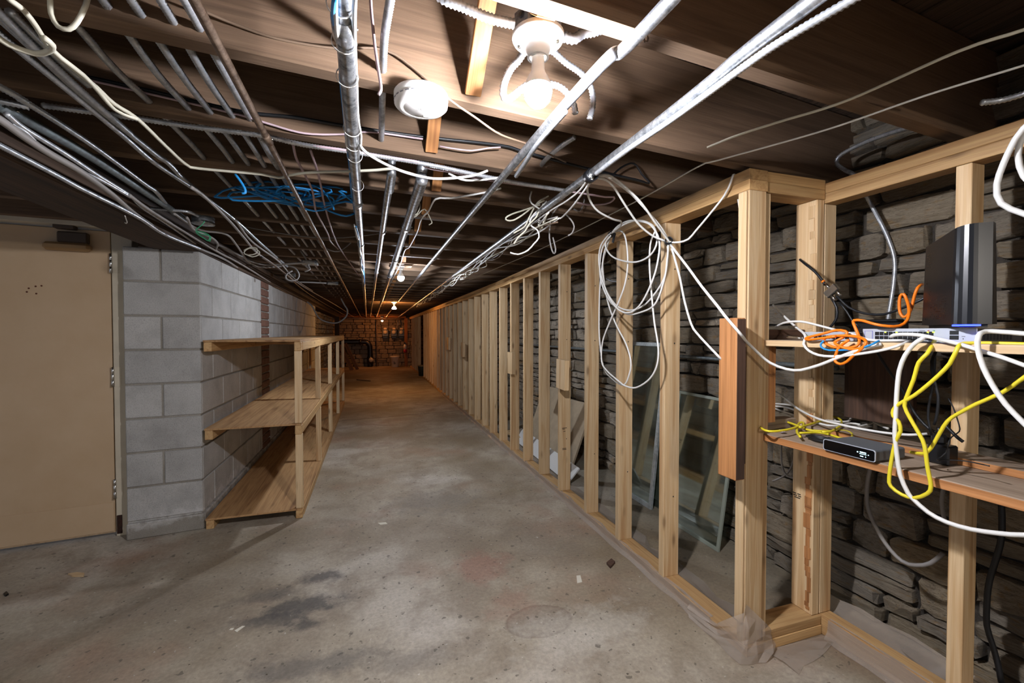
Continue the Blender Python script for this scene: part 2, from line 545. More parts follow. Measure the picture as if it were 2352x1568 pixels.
# ceiling: board subfloor on joists that run across the corridor, a little askew
ceiling = bx('ceiling', -3.2, 2.45, -3.0, 16.6, 2.16, 2.22, wood('beam', 'y'), kind='structure')
x = -3.2; i = 0
while x < 2.44:
    w = 0.083
    bx('plank', x, x + w - 0.004, -3.0, 16.6, 2.13 + (i % 3) * 0.001, 2.16, wood('plank', 'y'), ceiling)
    x += w; i += 1
JN, JT, JB, JTOP = [], 0.047, 1.82, 2.128      # (near edge at X = 0, slope)
JN += [(0.728 - 0.41 * k, 0.074) for k in (5, 4, 3, 2, 1)] + [(0.728, 0.074), (1.125, 0.104), (1.525, 0.10)]
JN += [(1.525 + 0.405 * k, 0.10) for k in range(1, 38)]
for y0, sl in JN:
    ang = math.atan(sl); cx = -0.40; Lj = 5.6
    zb = JB if y0 < 2.6 else JB - 0.004 * rnd.random()
    box('joist', (cx, y0 + JT / 2 + sl * cx, (zb + JTOP) / 2), (Lj, JT, JTOP - zb), wood('joist', 'x'), ceiling, ang, 0.003)
# cross bridging between the joists
for k in range(4, len(JN) - 1):
    (ya, sa), (yb, sb) = JN[k], JN[k + 1]
    X = 0.25 if k < 7 else 0.28
    f = ya + JT + sa * X + 0.002; n = yb + sb * X - 0.002
    sx = {5: 0.262, 6: 0.205}.get(k, X)
    stick('bridging_strut', 'strip', (sx, n - 0.011, 1.835), (sx, f + 0.02, 2.115), 0.042, 0.018, ceiling, up=(0, 1, 0))
    stick('bridging_strut', 'strip', (sx + 0.075, f + 0.011, 1.835), (sx + 0.075, n - 0.02, 2.115), 0.042, 0.018, ceiling, up=(0, 1, 0))

# dark timber beam lying on the block wall
beam = bx('trim_1', -1.21, -0.967, -3.0, 16.2, 1.69, 1.815, wood('beam', 'y'), bevel=0.004, kind='structure')
tagp(beam, label='dark timber beam lying along the top of the block wall')

# ---------------------------------------------------------- stone walls
def stone_template(seed):
    r = random.Random(seed)
    nx, nz = 6, 4
    tilt, tilt2 = r.uniform(-0.08, 0.08), r.uniform(-0.10, 0.04)
    V, F = [], []
    for j in range(nz):
        for i in range(nx):
            u, w = (-1, -0.9, -0.35, 0.35, 0.9, 1)[i], (-1, -0.75, 0.75, 1)[j]
            s = 1 - 0.10 * (abs(u) ** 4) * (abs(w) ** 4)
            edge = 1.0 if max(abs(u), abs(w)) > 0.99 else 0.0
            x_ = u * 0.5 * s * (1 + r.uniform(-0.05, 0.02))
            z_ = w * 0.5 * s * (1 + r.uniform(-0.10, 0.03))
            y_ = -0.5 + 0.10 * edge + r.uniform(-0.09, 0.13) + tilt * u + tilt2 * w
            V.append((x_, y_, z_))
    for j in range(nz-1):
        for i in range(nx-1):
            a = j*nx+i
            F.append((a, a+1, a+nx+1, a+nx))
    rim = [i for i in range(nx)] + [j*nx+nx-1 for j in range(1, nz)] + [(nz-1)*nx+i for i in range(nx-2, -1, -1)] + [j*nx for j in range(nz-2, 0, -1)]
    b = len(V)
    for q in rim: V.append((V[q][0], 0.5, V[q][2]))
    m = len(rim)
    for q in range(m):
        F.append((rim[q], b+q, b+(q+1) % m, rim[(q+1) % m]))
    return V, F
TPL = [stone_template(100 + s) for s in range(14)]
TPLM = []
for V_, F_ in TPL:
    me_ = mesh('stone', V_, F_, STONE, False)
    TPLM.append(me_)
def stone_rows(length, height, seed, wmin=0.10, wmax=0.40, hmin=0.045, hmax=0.122):
    """(u, z, w, h, template, flip) of every stone of a coursed rubble face"""
    r = random.Random(seed); out = []; z = 0.0
    while z < height - 0.03:
        h = r.uniform(hmin, hmax) * (1.15 if z < 0.6 else 1.0)
        if z + h > height: h = height - z
        u = -r.uniform(0, 0.2)
        while u < length:
            w = min(wmax, max(wmin, r.gauss(0.235, 0.085)))
            if h > 0.10 and r.random() < 0.18:
                h1 = h * r.uniform(0.4, 0.6)
                out.append((u + w/2, z + h1/2, w, h1, r.randrange(14), r.random() < 0.5, r.uniform(0.0, 0.03)))
                out.append((u + w/2, z + h1 + (h-h1)/2, w, h-h1, r.randrange(14), r.random() < 0.5, r.uniform(0.0, 0.03)))
            else:
                out.append((u + w/2, z + h/2, w, h, r.randrange(14), r.random() < 0.5, r.uniform(0.0, 0.035)))
            u += w
        z += h
    return out
def stone_face(wall, origin, ang, stones, keep, depth=0.12, name_rest='stone_course'):
    """origin: point of the face at u = 0; local x of the face turned by ang about Z; stones bulge along local -y"""
    base = Matrix.Translation(origin) @ Matrix.Rotation(ang, 4, 'Z')
    RV, RF = [], []
    for s in stones:
        u, z, w, h, t, fl, dd = s
        g = 0.010
        S = Matrix.Translation((u, 0.03 - dd, z)) @ Matrix.Rotation(R(((t * 37) % 7 - 3) * 0.7), 4, 'Y') @ \
            Matrix.Diagonal(((-1 if fl else 1) * (w - g), depth, h - g * 0.8, 1))
        M = base @ S
        if keep(s):
            o = bpy.data.objects.new('stone', TPLM[t])
            put(o, wall, M)
        else:
            b = len(RV); V_, F_ = TPL[t]
            RV += [M @ Vector(v) for v in V_]
            RF += [tuple(b + q for q in (f[::-1] if fl else f)) for f in F_]
    if RV:
        o = obj(name_rest, mesh(name_rest, RV, RF, STONE, False), wall)
        o['kind'] = 'stuff'

wall_right = bx('wall_right', 2.02, 2.45, -3.0, 16.6, 0.0, 2.13, MORTAR, kind='structure')
rs = stone_rows(19.0, 2.12, 3)
# local x runs towards -Y on this face: u = 0 at Y = 16.4
near = sorted([s for s in rs if 0.55 < 16.4 - s[0] < 6.0], key=lambda s: -(s[2]*s[3]) / (0.7 + 16.4 - s[0]) ** 2)[:300]
near = set(id(s) for s in near)
stone_face(wall_right, (2.02, 16.4, 0), R(-90), rs, lambda s: id(s) in near)

wall_far = bx('wall_far', -3.2, 2.45, 16.3, 16.6, 0.0, 2.13, MORTAR, kind='structure')
fs = stone_rows(3.4, 2.1, 12, 0.12, 0.5, 0.06, 0.15)
cnt = [0]
def keepfar(s):
    cnt[0] += 1
    return cnt[0] <= 290
stone_face(wall_far, (-1.35, 16.3, 0), 0.0, fs, keepfar)

wall_left_far = bx('wall_left_far', -1.6, -1.15, 8.85, 16.3, 0.0, 1.69, MORTAR, kind='structure')
ls = stone_rows(7.4, 1.67, 21)
stone_face(wall_left_far, (-1.15, 8.87, 0), R(90), ls, lambda s: False)

# ---------------------------------------------------------- block wall, side towards the corridor
CORN = Vector((-0.985, 3.082, 0)); SK = R(6.5)
wall_left = bx('wall_left', -1.18, -0.993, 3.10, 8.82, 0.0, 1.686, JOINT, kind='structure')
def course_z(k): return 0.10 + 0.2 * k
bx('footing', -1.19, -0.975, 3.085, 8.82, 0.0, 0.094, JOINT, wall_left, 0.006)
PIL0, PIL1 = 4.62, 4.92
for k in range(8):
    y = 3.096
    first = 0.39 if k % 2 else 0.19
    L_ = first
    while y < 8.78:
        e = min(y + L_, 8.80)
        a, b = y, e
        segs = [(a, b)]
        if a < PIL1 and b > PIL0:
            segs = []
            if a < PIL0 - 0.02: segs.append((a, PIL0 - 0.01))
            if b > PIL1 + 0.02: segs.append((PIL1 + 0.01, b))
        for a, b in segs:
            bx('concrete_block', -1.10, -0.985 + 0.0015 * rnd.random(), a, b, course_z(k) + 0.005, course_z(k) + 0.194, BLOCK, wall_left, 0.004)
        y = e + 0.010
        L_ = 0.39
# old brick pier let into the block wall
z = 0.0; k = 0
while z < 1.66:
    if k % 2:
        bx('brick', -1.1, -0.98, PIL0, PIL0 + 0.19, z + 0.004, z + 0.064, BRICK, wall_left, 0.004)
        bx('brick', -1.1, -0.98, PIL0 + 0.20, PIL1, z + 0.004, z + 0.064, BRICK, wall_left, 0.004)
    else:
        bx('brick', -1.1, -0.98, PIL0, PIL0 + 0.09, z + 0.004, z + 0.064, BRICK, wall_left, 0.004)
        bx('brick', -1.1, -0.98, PIL0 + 0.10, PIL1, z + 0.004, z + 0.064, BRICK, wall_left, 0.004)
    z += 0.074; k += 1

# block wall, end face beside the door (skewed)
U = Vector((-math.cos(SK), -math.sin(SK), 0)); Nn = Vector((math.sin(SK), -math.cos(SK), 0))
def W(u, z, n=0.0):
    p = CORN + U * u + Nn * n
    return Vector((p.x, p.y, z))
wall_end = box('wall_left_end', W(0.185, 0.843, -0.058), (0.356, 0.10, 1.686), JOINT, rot=SK, kind='structure')
box('footing', W(0.18, 0.047, 0.0), (0.372, 0.025, 0.094), JOINT, wall_end, SK, 0.006)
for k in range(8):
    zc = course_z(k) + 0.0995
    if k % 2:
        cols = [(0.0, 0.186), (0.196, 0.364)]
    else:
        cols = [(0.0, 0.364)]
    for a, b in cols:
        box('concrete_block', W((a+b)/2, zc, -0.045), (b-a, 0.09, 0.189), BLOCK, wall_end, SK, 0.004)
# dark wall left of and above the door
wall_door = box('wall_left_front', W(1.30, 2.0, -0.17), (1.9, 0.10, 0.27), wood('beam', 'x'), rot=SK, kind='structure')
box('header', W(0.9, 1.9, -0.08), (1.1, 0.05, 0.10), wood('beam', 'x'), wall_door, SK)

# ---------------------------------------------------------- door
door = thing('door_1', 'cream painted steel door with a closer and three hinges', 'door', W(0.9, 0, -0.10), SK, kind='structure')
slab = box('door_slab', W(0.905, 0.905, -0.125), (0.91, 0.045, 1.77), DOORM, door, SK, 0.002)
box('kick_plate', W(0.905, 0.115, -0.1005), (0.90, 0.004, 0.17), DOORM, slab, SK, 0.001)
box('door_jamb', W(0.393, 0.92, -0.135), (0.095, 0.10, 1.84), CREAMP, door, SK, 0.003)
box('door_head', W(0.93, 1.818, -0.085), (1.05, 0.11, 0.04), CREAMP, door, SK, 0.002)
for zc in (1.604, 0.942, 0.283):
    h = lathe('hinge', [(0, -0.058), (0.0095, -0.057), (0.0075, -0.02), (0.0069, -0.0195), (0.0075, -0.019), (0.0075, 0.019), (0.0069, 0.0195), (0.0075, 0.02), (0.0075, 0.057), (0, 0.058)], NICKEL, W(0.4435, zc, -0.086), door, 12)
    box('hinge_leaf', W(0.422, zc, -0.0842), (0.03, 0.002, 0.112), CREAMP, h, SK)
closer = box('door_closer', W(0.625, 1.682, -0.072), (0.20, 0.05, 0.045), plain('closer_bronze', '#A08058', 0.45, 0.2), door, SK, 0.014)
box('closer_arm', W(0.60, 1.735, -0.075), (0.13, 0.04, 0.06), plain('closer_arm_brown', '#54463A', 0.5, 0.3), closer, SK, 0.006)
box('closer_bracket', W(0.63, 1.79, -0.065), (0.09, 0.05, 0.022), plain('closer_arm_brown', '#54463A', 0.5, 0.3), closer, SK, 0.004)
for dx, dz in ((0, 0), (0.028, 0.012), (0.052, 0.016), (-0.008, -0.02), (0.03, -0.028)):
    lathe('screw_hole', [(0, 0.001), (0.0045, 0.001), (0.0045, 0)], plain('rusty_hole', '#5A2A14', 0.8), W(0.80 - dx, 1.445 + dz, -0.1018), slab, 8,
          rot=Matrix.Rotation(SK, 4, 'Z') @ Matrix.Rotation(R(90), 4, 'X'))
# rust at the foot of the jamb
box('rust_patch', W(0.425, 0.07, -0.085), (0.025, 0.006, 0.11), plain('rust', '#3A1E0E', 0.9, mottling=0.6, mscale=60), door, SK, 0.003)

# ============================================================ STUD WALL
sw = thing('stud_wall', 'long unfinished pine stud partition running down the right of the corridor', 'stud wall', (1.35, 1.25, 0))
lum('bottom_plate', 'plate', 1.31, 1.40, 1.22, 5.0, 0.0, 0.038, sw)
lum('bottom_plate', 'plate', 1.31, 1.40, 5.003, 8.6, 0.0, 0.038, sw)
lum('bottom_plate', 'plate', 1.31, 1.40, 8.603, 11.75, 0.0, 0.038, sw)
def slope_plate(name, y0, y1, z0, z1, kind='plate', t=0.038):
    a = math.atan2(z1 - z0, y1 - y0)
    o = bpy.data.objects.new(name, box_mesh((0.089, math.hypot(y1-y0, z1-z0), t), wood(kind, 'y'), 0.002))
    put(o, sw, Matrix.Translation((1.3545, (y0+y1)/2, (z0+z1)/2 + t/2)) @ Matrix.Rotation(a, 4, 'X'))
    return o
def ztop(y): return 1.722 - 0.0125 * (min(y, 4.6) - 1.23)
for dz in (0.0, 0.0385):
    slope_plate('top_plate', 1.23, 4.6, ztop(1.23) + dz, ztop(4.6) + dz)
    slope_plate('top_plate', 4.603, 8.2, ztop(4.6) + dz, ztop(4.6) + dz)
    slope_plate('top_plate', 8.203, 12.4, ztop(4.6) + dz, ztop(4.6) + dz)
    slope_plate('top_plate', 12.403, 16.0, ztop(4.6) + dz, ztop(4.6) + dz)
ys = [1.70, 2.085, 2.462, 2.88, 3.262, 3.655, 4.03] + [4.03 + 0.392 * k for k in range(1, 20)]
ys += [12.9, 13.3, 13.7, 14.1, 14.5, 14.9]
for k, y in enumerate(ys):
    ln = rnd.choice((0, 0.002, -0.002))
    lum('stud', 'pine', 1.312 + ln, 1.398 + ln, y, y + 0.037, 0.038, ztop(y) - 0.001, sw)
lum('bottom_plate', 'plate', 1.31, 1.40, 12.7, 15.6, 0.0, 0.038, sw)
# short offcuts nailed to the studs
for y, z, w, h, tl in ((2.79, 0.905, 0.145, 0.21, 2), (3.965, 0.907, 0.14, 0.21, 0), (6.26, 0.95, 0.13, 0.215, 0), (7.52, 1.01, 0.20, 0.22, 0)):
    box('nailing_block', (1.291, y, z), (0.036, w, h), wood('pine', 'z'), sw, Matrix.Rotation(R(tl), 4, 'X'), 0.002)
# corner post
lum('corner_stud', 'pine', 1.312, 1.394, 1.232, 1.269, 0.038, 1.722, sw)
lum('corner_stud', 'pine', 1.300, 1.312, 1.236, 1.272, 0.12, 1.718, sw, 0.004)
lum('corner_strip', 'pine', 1.397, 1.424, 1.240, 1.272, 0.038, 1.720, sw)
# short return across to the right-hand frame
lum('return_plate', 'plate', 1.402, 1.698, 1.235, 1.324, 1.722, 1.760, sw)
lum('return_plate', 'plate', 1.402, 1.698, 1.235, 1.324, 1.7605, 1.798, sw)
lum('return_sill', 'plate', 1.402, 1.698, 1.225, 1.325, 0.0, 0.038, sw)
lum('return_sill', 'plate', 1.402, 1.698, 1.228, 1.325, 0.0385, 0.074, sw)
lum('return_stud', 'pine', 1.660, 1.698, 1.238, 1.327, 0.075, 1.721, sw)
q = random.Random(31)
zz_ = 0.09
while zz_ < 1.69:
    hh_ = q.uniform(0.012, 0.06); w_ = q.uniform(0.014, 0.028); y_ = 1.258 + q.uniform(-0.007, 0.005)
    lum('bark_flake', 'old' if zz_ < 0.85 else 'pine', 1.6580 - q.uniform(0, 0.0015), 1.6605, y_ - w_/2, y_ + w_/2, zz_, min(zz_ + hh_, 1.70), sw, 0.0008)
    zz_ += hh_ + q.uniform(-0.002, 0.002)
# right-hand frame
lum('bottom_plate', 'plate', 1.700, 1.764, -1.2, 1.280, 0.0, 0.038, sw)
lum('bottom_plate', 'plate', 1.700, 1.764, -1.2, 1.280, 0.0385, 0.074, sw)
lum('top_plate', 'plate', 1.700, 1.764, -1.2, 1.290, 1.708, 1.746, sw)
lum('top_plate', 'plate', 1.700, 1.764, -1.2, 1.290, 1.7465, 1.786, sw)
lum('stud', 'pine', 1.702, 1.764, 1.238, 1.276, 0.075, 1.707, sw)
lum('stud', 'pine', 1.702, 1.764, 0.802, 0.840, 0.075, 1.707, sw)
lum('stud', 'pine', 1.702, 1.764, 0.39, 0.428, 0.075, 1.707, sw)
lum('stud', 'pine', 1.702, 1.764, -0.02, 0.018, 0.075, 1.707, sw)
# nail heads
for y in (1.70, 2.085, 2.462, 2.88):
    for z_ in (0.42, 1.15, 1.5):
        lathe('nail_head', [(0, 0.0015), (0.0035, 0.001), (0.0035, 0)], NAILM, (1.365, y - 0.0002, z_), sw, 8, rot=Matrix.Rotation(R(90), 4, 'X'))
# printed lumber stamps (unreadable marks)
def stamp(loc, rot, rows):
    for r_, dashes in enumerate(rows):
        for d0, d1 in dashes:
            M = Matrix.Translation(loc) @ rot
            o = bpy.data.objects.new('grade_stamp', box_mesh((d1-d0, 0.0006, 0.004), INK, 0))
            put(o, sw, M @ Matrix.Translation(((d0+d1)/2, 0, -r_ * 0.008)))
RX = Matrix.Rotation(R(-90), 4, 'Z')
stamp((1.6597, 1.305, 0.54), RX, [[(-0.02, -0.005), (0, 0.014)], [(-0.018, -0.002), (0.003, 0.016)], [(-0.012, 0.012)]])
stamp((1.6597, 1.305, 0.775), RX, [[(-0.02, 0.014)], [(-0.016, 0.018)]])
stamp((1.352, 2.8795, 0.50), Matrix(), [[(-0.022, 0.016)], [(-0.02, 0.0)], [], [(-0.012, 0.004)]])
stamp((1.352, 2.8795, 0.35), Matrix(), [[(-0.02, 0.01)], [(-0.02, 0.012)]])

# milky sheet stapled along the sill plates
sheet = thing('vapour_barrier_sheet', 'milky translucent plastic sheet along the foot of the near studs', 'plastic sheet', (1.30, 1.25, 0))
def sheet_mesh(name, rows, parent):
    n = len(rows[0]); V = [Vector(p) for r_ in rows for p in r_]
    F = [(i*n+j, i*n+j+1, (i+1)*n+j+1, (i+1)*n+j) for i in range(len(rows)-1) for j in range(n-1)]
    o = obj(name, mesh(name, V, F, POLY, False), parent)
    md = o.modifiers.new('t', 'SOLIDIFY'); md.thickness = 0.0008
    return o
rows = []
for i in range(80):
    y = 1.40 + i * 0.09; q = random.Random(i)
    rows.append([(1.285 + q.uniform(-0.012, 0.006), y, 0.002), (1.305 + q.uniform(-0.004, 0.002), y, 0.010 + q.uniform(0, 0.006)), (1.3085, y, 0.036 + q.uniform(0, 0.004)), (1.322 + q.uniform(-0.006, 0.014), y, 0.0405)])
sheet_mesh('skirt', rows, sheet)
rows = []
for i in range(40):
    y = 1.30 + i * 0.12; q = random.Random(100 + i)
    rows.append([(1.403, y, 0.037), (1.43 + q.uniform(-0.01, 0.015), y, 0.02 + q.uniform(-0.006, 0.01)), (1.50 + q.uniform(-0.03, 0.03), y, 0.004 + q.uniform(0, 0.004))])
sheet_mesh('rear_flap', rows, sheet)
# the crumpled end wrapped round the corner post
cr = []
q = random.Random(5)
path = [(1.285, 1.50), (1.288, 1.42), (1.286, 1.34), (1.284, 1.275), (1.290, 1.232), (1.312, 1.218), (1.345, 1.214), (1.385, 1.216), (1.425, 1.222), (1.448, 1.235)]
tops = [0.042, 0.045, 0.055, 0.12, 0.17, 0.20, 0.17, 0.13, 0.085, 0.06]
for (px_, py_), tp in zip(path, tops):
    col_ = []
    for s in range(6):
        t_ = s / 5
        col_.append((px_ - 0.02 * (1-t_) ** 2 + q.uniform(-0.010, 0.004), py_ - 0.03 * (1-t_) ** 2 + q.uniform(-0.014, 0.004), 0.003 + tp * t_))
    cr.append(col_)
sheet_mesh('crumpled_wrap', cr, sheet)
cr = []
for i in range(7):
    xx = 1.40 + i * 0.05
    cr.append([(xx, 1.225 - 0.002*i, 0.004), (xx + 0.01, 1.16 + q.uniform(-0.012, 0.012), 0.006 + q.uniform(0, 0.01)), (xx + 0.02, 1.105 + 0.012*i + q.uniform(-0.01, 0.01), 0.003)])
sheet_mesh('floor_flap', cr, sheet)
rs2 = thing('poly_sheet', 'grey plastic strip along the foot of the stone wall at right', 'plastic sheet', (1.80, 1.0, 0))
rows = []
for i in range(24):
    y = -0.6 + i * 0.085; q = random.Random(300 + i)
    rows.append([(1.767, y, 0.05), (1.80 + q.uniform(-0.008, 0.008), y, 0.05 + q.uniform(-0.01, 0.02)), (1.85 + q.uniform(-0.01, 0.012), y, 0.10 + q.uniform(-0.015, 0.02))])
sheet_mesh('strip', rows, rs2)
rows = []
for i in range(18):
    y = -0.3 + i * 0.09; q = random.Random(400 + i)
    rows.append([(1.672 + q.uniform(-0.01, 0.004), y if y < 1.2 else 1.2, 0.003), (1.692 + q.uniform(-0.005, 0.003), min(y, 1.2), 0.03), (1.697, min(y, 1.2), 0.07 + q.uniform(-0.004, 0.004)), (1.712, min(y, 1.2), 0.0765)])
sheet_mesh('skirt', rows, rs2)

# ============================================================ STORAGE SHELF by the block wall
sh = thing('storage_shelf', 'long three-tier pine and plywood storage shelf against the block wall', 'shelf', (-0.43, 3.05, 0))
X0, X1 = -0.965, -0.43
ps = [3.052, 4.13, 5.31, 6.50, 7.70]
for lev, (zt, th_) in enumerate(((1.155, 0.012), (0.617, 0.012), (0.066, 0.012))):
    cuts = [3.05, 5.33, 7.745] if lev == 0 else [3.05, 4.16, 5.34, 6.52, 7.745]
    for a, b in zip(cuts, cuts[1:]):
        lum('shelf_panel', 'ply', X0, X1 - (0.0 if lev == 2 else 0.002), a + 0.002, b - 0.002, zt - th_, zt + 0.0006 * (a > 5), sh, 0.001)
    zr = zt - th_ - 0.001
    lum('back_rail', 'plate', X0 + 0.002, X0 + 0.044, 3.055, 7.74, max(zr - 0.056, 0.001), zr, sh)
    lum('front_rail', 'plate', X1 - 0.034, X1 + 0.004, 3.115, 7.70, max(zr - 0.056, 0.001), zr, sh)
    lum('end_block', 'plate', X1 - 0.038, X1 + 0.002, 3.052, 3.112, max(zr - 0.060, 0.001), zr, sh, 0.004)
    for y in (4.10, 5.28, 6.46, 7.66):
        lum('cross_rail', 'plate', X0 + 0.046, X1 - 0.036, y, y + 0.038, max(zr - 0.04, 0.001), zr, sh)
for j, y in enumerate(ps):
    lum('post', 'pine', X1 - 0.036, X1 + 0.004, y, y + 0.042, 0.068, 0.545, sh)
    lum('post', 'pine', X1 - 0.038, X1 + 0.002, y, y + 0.042, 0.619, 1.083, sh)
for y in (6.5, 7.68):
    lum('rear_post', 'pine', X0 + 0.002, X0 + 0.04, y, y + 0.04, 0.619, 1.083, sh)

# ============================================================ RIGHT-HAND EQUIPMENT SHELVES
es = thing('equipment_shelf', 'two rough plank shelves fixed between the stud posts at right', 'shelf', (1.5, 0.9, 0))
lum('upper_board', 'shelf', 1.400, 1.655, 0.0, 1.318, 1.152, 1.173, es)
lum('lower_board', 'shelf', 1.400, 1.60, 0.0, 1.318, 0.798, 0.822, es)
lum('front_edge', 'old', 1.396, 1.400, 0.0, 1.318, 0.797, 0.820, es, 0.001)
lum('front_edge', 'pine', 1.396, 1.400, 0.0, 1.318, 1.151, 1.172, es, 0.001)
lum('rear_board', 'shelf', 1.602, 1.70, 0.0, 1.235, 0.806, 0.842, es)
lum('rear_edge', 'old', 1.5985, 1.602, 0.0, 1.16, 0.822, 0.842, es, 0.001)
lum('cleat', 'dark', 1.402, 1.655, 1.278, 1.318, 1.174, 1.213, es)
lum('cleat', 'shelf', 1.402, 1.60, 1.268, 1.318, 0.823, 0.862, es)
lum('old_post', 'old', 1.210, 1.250, 1.182, 1.264, 0.680, 1.252, es, 0.003)
lum('stained_edge', 'dark', 1.2115, 1.2485, 1.180, 1.182, 0.684, 1.248, es, 0.0005)
lum('post_block', 'dark', 1.251, 1.299, 1.222, 1.264, 0.72, 1.15, es, 0.003)
lum('backing_board', 'dark', 1.766, 1.80, 0.98, 1.20, 0.87, 1.15, es)
lum('hanger', 'old', 1.425, 1.46, 1.24, 1.30, 0.86, 1.151, es)

# ============================================================ LAMPS
def emit_mat(name, hexc, strength):
    k = NT(name)
    k.b.inputs['Base Color'].default_value = (1, 1, 1, 1)
    k.b.inputs['Emission Color'].default_value = lin(hexc)
    k.b.inputs['Emission Strength'].default_value = strength
    return k.m
BULBP = [(0.0, -0.107), (0.016, -0.103), (0.028, -0.089), (0.031, -0.074), (0.0298, -0.064)]
NECKP = [(0.0300, -0.0638), (0.0280, -0.056), (0.023, -0.044), (0.0165, -0.033), (0.0145, -0.026), (0.014, -0.012), (0.013, 0.0)]
def bulb_lamp(name, label, loc, mat, group=None, box_up=True, scale=1.0, flood=False):
    t = thing(name, label, 'lamp', loc, 0, group)
    S = Matrix.Scale(scale, 4)
    L_ = Vector(loc)
    hold = [(0.057, 0.012), (0.0575, 0.006), (0.055, 0.001), (0.040, -0.006), (0.028, -0.016), (0.024, -0.026), (0.0235, -0.036), (0.019, -0.036), (0.0175, -0.03)]
    lathe('lamp_holder', hold, PORC, L_, t, 32)
    neck = lathe('bulb_neck', [(r_, z_ - 0.036) for r_, z_ in NECKP], WHITEP, L_, t, 20)
    prof = BULBP if not flood else [(0.0, -0.10), (0.035, -0.098), (0.046, -0.092), (0.045, -0.084), (0.03, -0.055), (0.0165, -0.034), (0.0145, -0.026)]
    lathe('bulb', [(r_, z_ - 0.036) for r_, z_ in prof], mat, L_, t, 14)
    if box_up:
        oc = lathe('octagon_box', [(0, 0.05), (0.052, 0.05), (0.054, 0.048), (0.054, 0.0125), (0.05, 0.0125)], STEEL, L_, t, 8, smooth=False)
        for a in (205, 235):
            c_, s_ = math.cos(R(a)), math.sin(R(a))
            lathe('knockout', [(0, 0.001), (0.008, 0.001), (0.008, 0)], BLACKP, L_ + Vector((c_ * 0.0505, s_ * 0.0505, 0.033)), oc, 12,
                  rot=Matrix.Rotation(R(a), 4, 'Z') @ Matrix.Rotation(R(90), 4, 'Y'))
    for a in (150, 330):
        lathe('screw', [(0, -0.003), (0.004, -0.002), (0.004, 0.004)], NICKEL, L_ + Vector((math.cos(R(a)) * 0.042, math.sin(R(a)) * 0.042, -0.006)), t, 10)
    return t
COOL = emit_mat('cool_white_bulb', '#F6F6FF', BULB_NEAR)
bulb_lamp('bare_bulb_lamp', 'bare glowing bulb in a white porcelain holder on a steel box, nearest the camera', (0.352, 0.892, 1.838), COOL)
bulb_lamp('bare_bulb_lamp', 'white glowing bulb halfway down the corridor ceiling', (0.262, 4.05, 1.81), emit_mat('cool_white_bulb_mid', '#E8F0FF', BULB_MID))
bulb_lamp('flood_bulb_lamp', 'wide warm glowing flood bulb on the corridor ceiling beyond the white one', (0.448, 9.0, 1.81), emit_mat('warm_flood_bulb', '#FFB870', BULB_WARM), flood=True)
bulb_lamp('bare_bulb_lamp', 'small orange glowing bulb in front of the far stone wall', (0.365, 15.3, 1.72), emit_mat('warm_bulb', '#FF9A50', BULB_END))
bulb_lamp('bare_bulb_lamp', 'bare bulb on the ceiling behind the viewpoint', (0.30, -1.75, 1.80), emit_mat('cool_white_bulb_back', '#FFF4E6', BULB_BACK))
lum('mounting_board', 'joist', 0.16, 0.36, 4.0, 4.12, 1.802, 1.819, None, label='pale board holding the middle white bulb under the joists', cat='board')

# smoke detector under the second joist
sd = thing('smoke_detector', 'round white smoke alarm under the joist left of the nearest bulb', 'smoke alarm', (0.128, 1.150, 1.82))
sdp = Vector((0.128, 1.150, 1.82))
lathe('base_ring', [(0, 0), (0.066, 0), (0.069, -0.004), (0.069, -0.016), (0.0665, -0.0175)], WHITEP, sdp, sd, 40)
cov = lathe('cover', [(0.0662, -0.0175), (0.0685, -0.0195), (0.068, -0.030), (0.062, -0.036), (0.047, -0.0385), (0.0455, -0.0378), (0.044, -0.0385), (0, -0.0395)], WHITEP, sdp, sd, 40)
slot = plain('slot_grey', '#77787A', 0.7)
for a in range(150, 330, 14):
    c_, s_ = math.cos(R(a)), math.sin(R(a))
    box('vent_slot', sdp + Vector((c_ * 0.0684, s_ * 0.0684, -0.024)), (0.0012, 0.010, 0.003), slot, cov, R(a))
text('maker_mark', '3C', 0.018, plain('embossed_white', '#C9CACB', 0.5), Matrix.Translation(sdp + Vector((0, 0.0, -0.0397))) @ Matrix.Rotation(R(180), 4, 'X') @ Matrix.Rotation(R(10), 4, 'Z'), cov)
box('test_tab', sdp + Vector((0.02, 0.035, -0.0392)), (0.02, 0.006, 0.0015), WHITEP, cov)
text('joist_letter', 'S', 0.02, plain('chalk_white', '#D8D5CE', 0.8), Matrix.Translation((0.232, 1.5235, 1.94)) @ Matrix.Rotation(R(90), 4, 'X'), ceiling)

# ============================================================ CONDUITS
def pipe(name, label, pts, r, mat, couplings=(), sides=12, **tg):
    t = thing(name, label, 'pipe', pts[0], 0, tg.get('group'))
    tube('tube', pts, r, mat, t, sides, 0.25 if len(pts) == 2 else 0.03)
    for y in couplings:
        for a, b in zip(pts, pts[1:]):
            if min(a[1], b[1]) <= y <= max(a[1], b[1]) and abs(a[1]-b[1]) > 1e-6:
                f = (y - a[1]) / (b[1] - a[1])
                c_ = Vector(a).lerp(Vector(b), f)
                tube('coupling', [c_ - Vector((0, 0.028, 0)), c_ + Vector((0, 0.028, 0))], r * 1.16, mat, t, sides, 0.1)
                tube('set_screw', [c_ + Vector((r*0.9, 0, 0)), c_ + Vector((r * 1.5, 0, 0))], 0.003, NICKEL, t, 6, 0.1)
                break
    return t
pipe('conduit_pipe', 'slim brown painted pipe crossing under the joists at left', [(-0.268, -1.0, 1.765), (-0.285, 2.0, 1.762), (-0.33, 16.0, 1.755)], 0.0095, RUST, (1.42,))
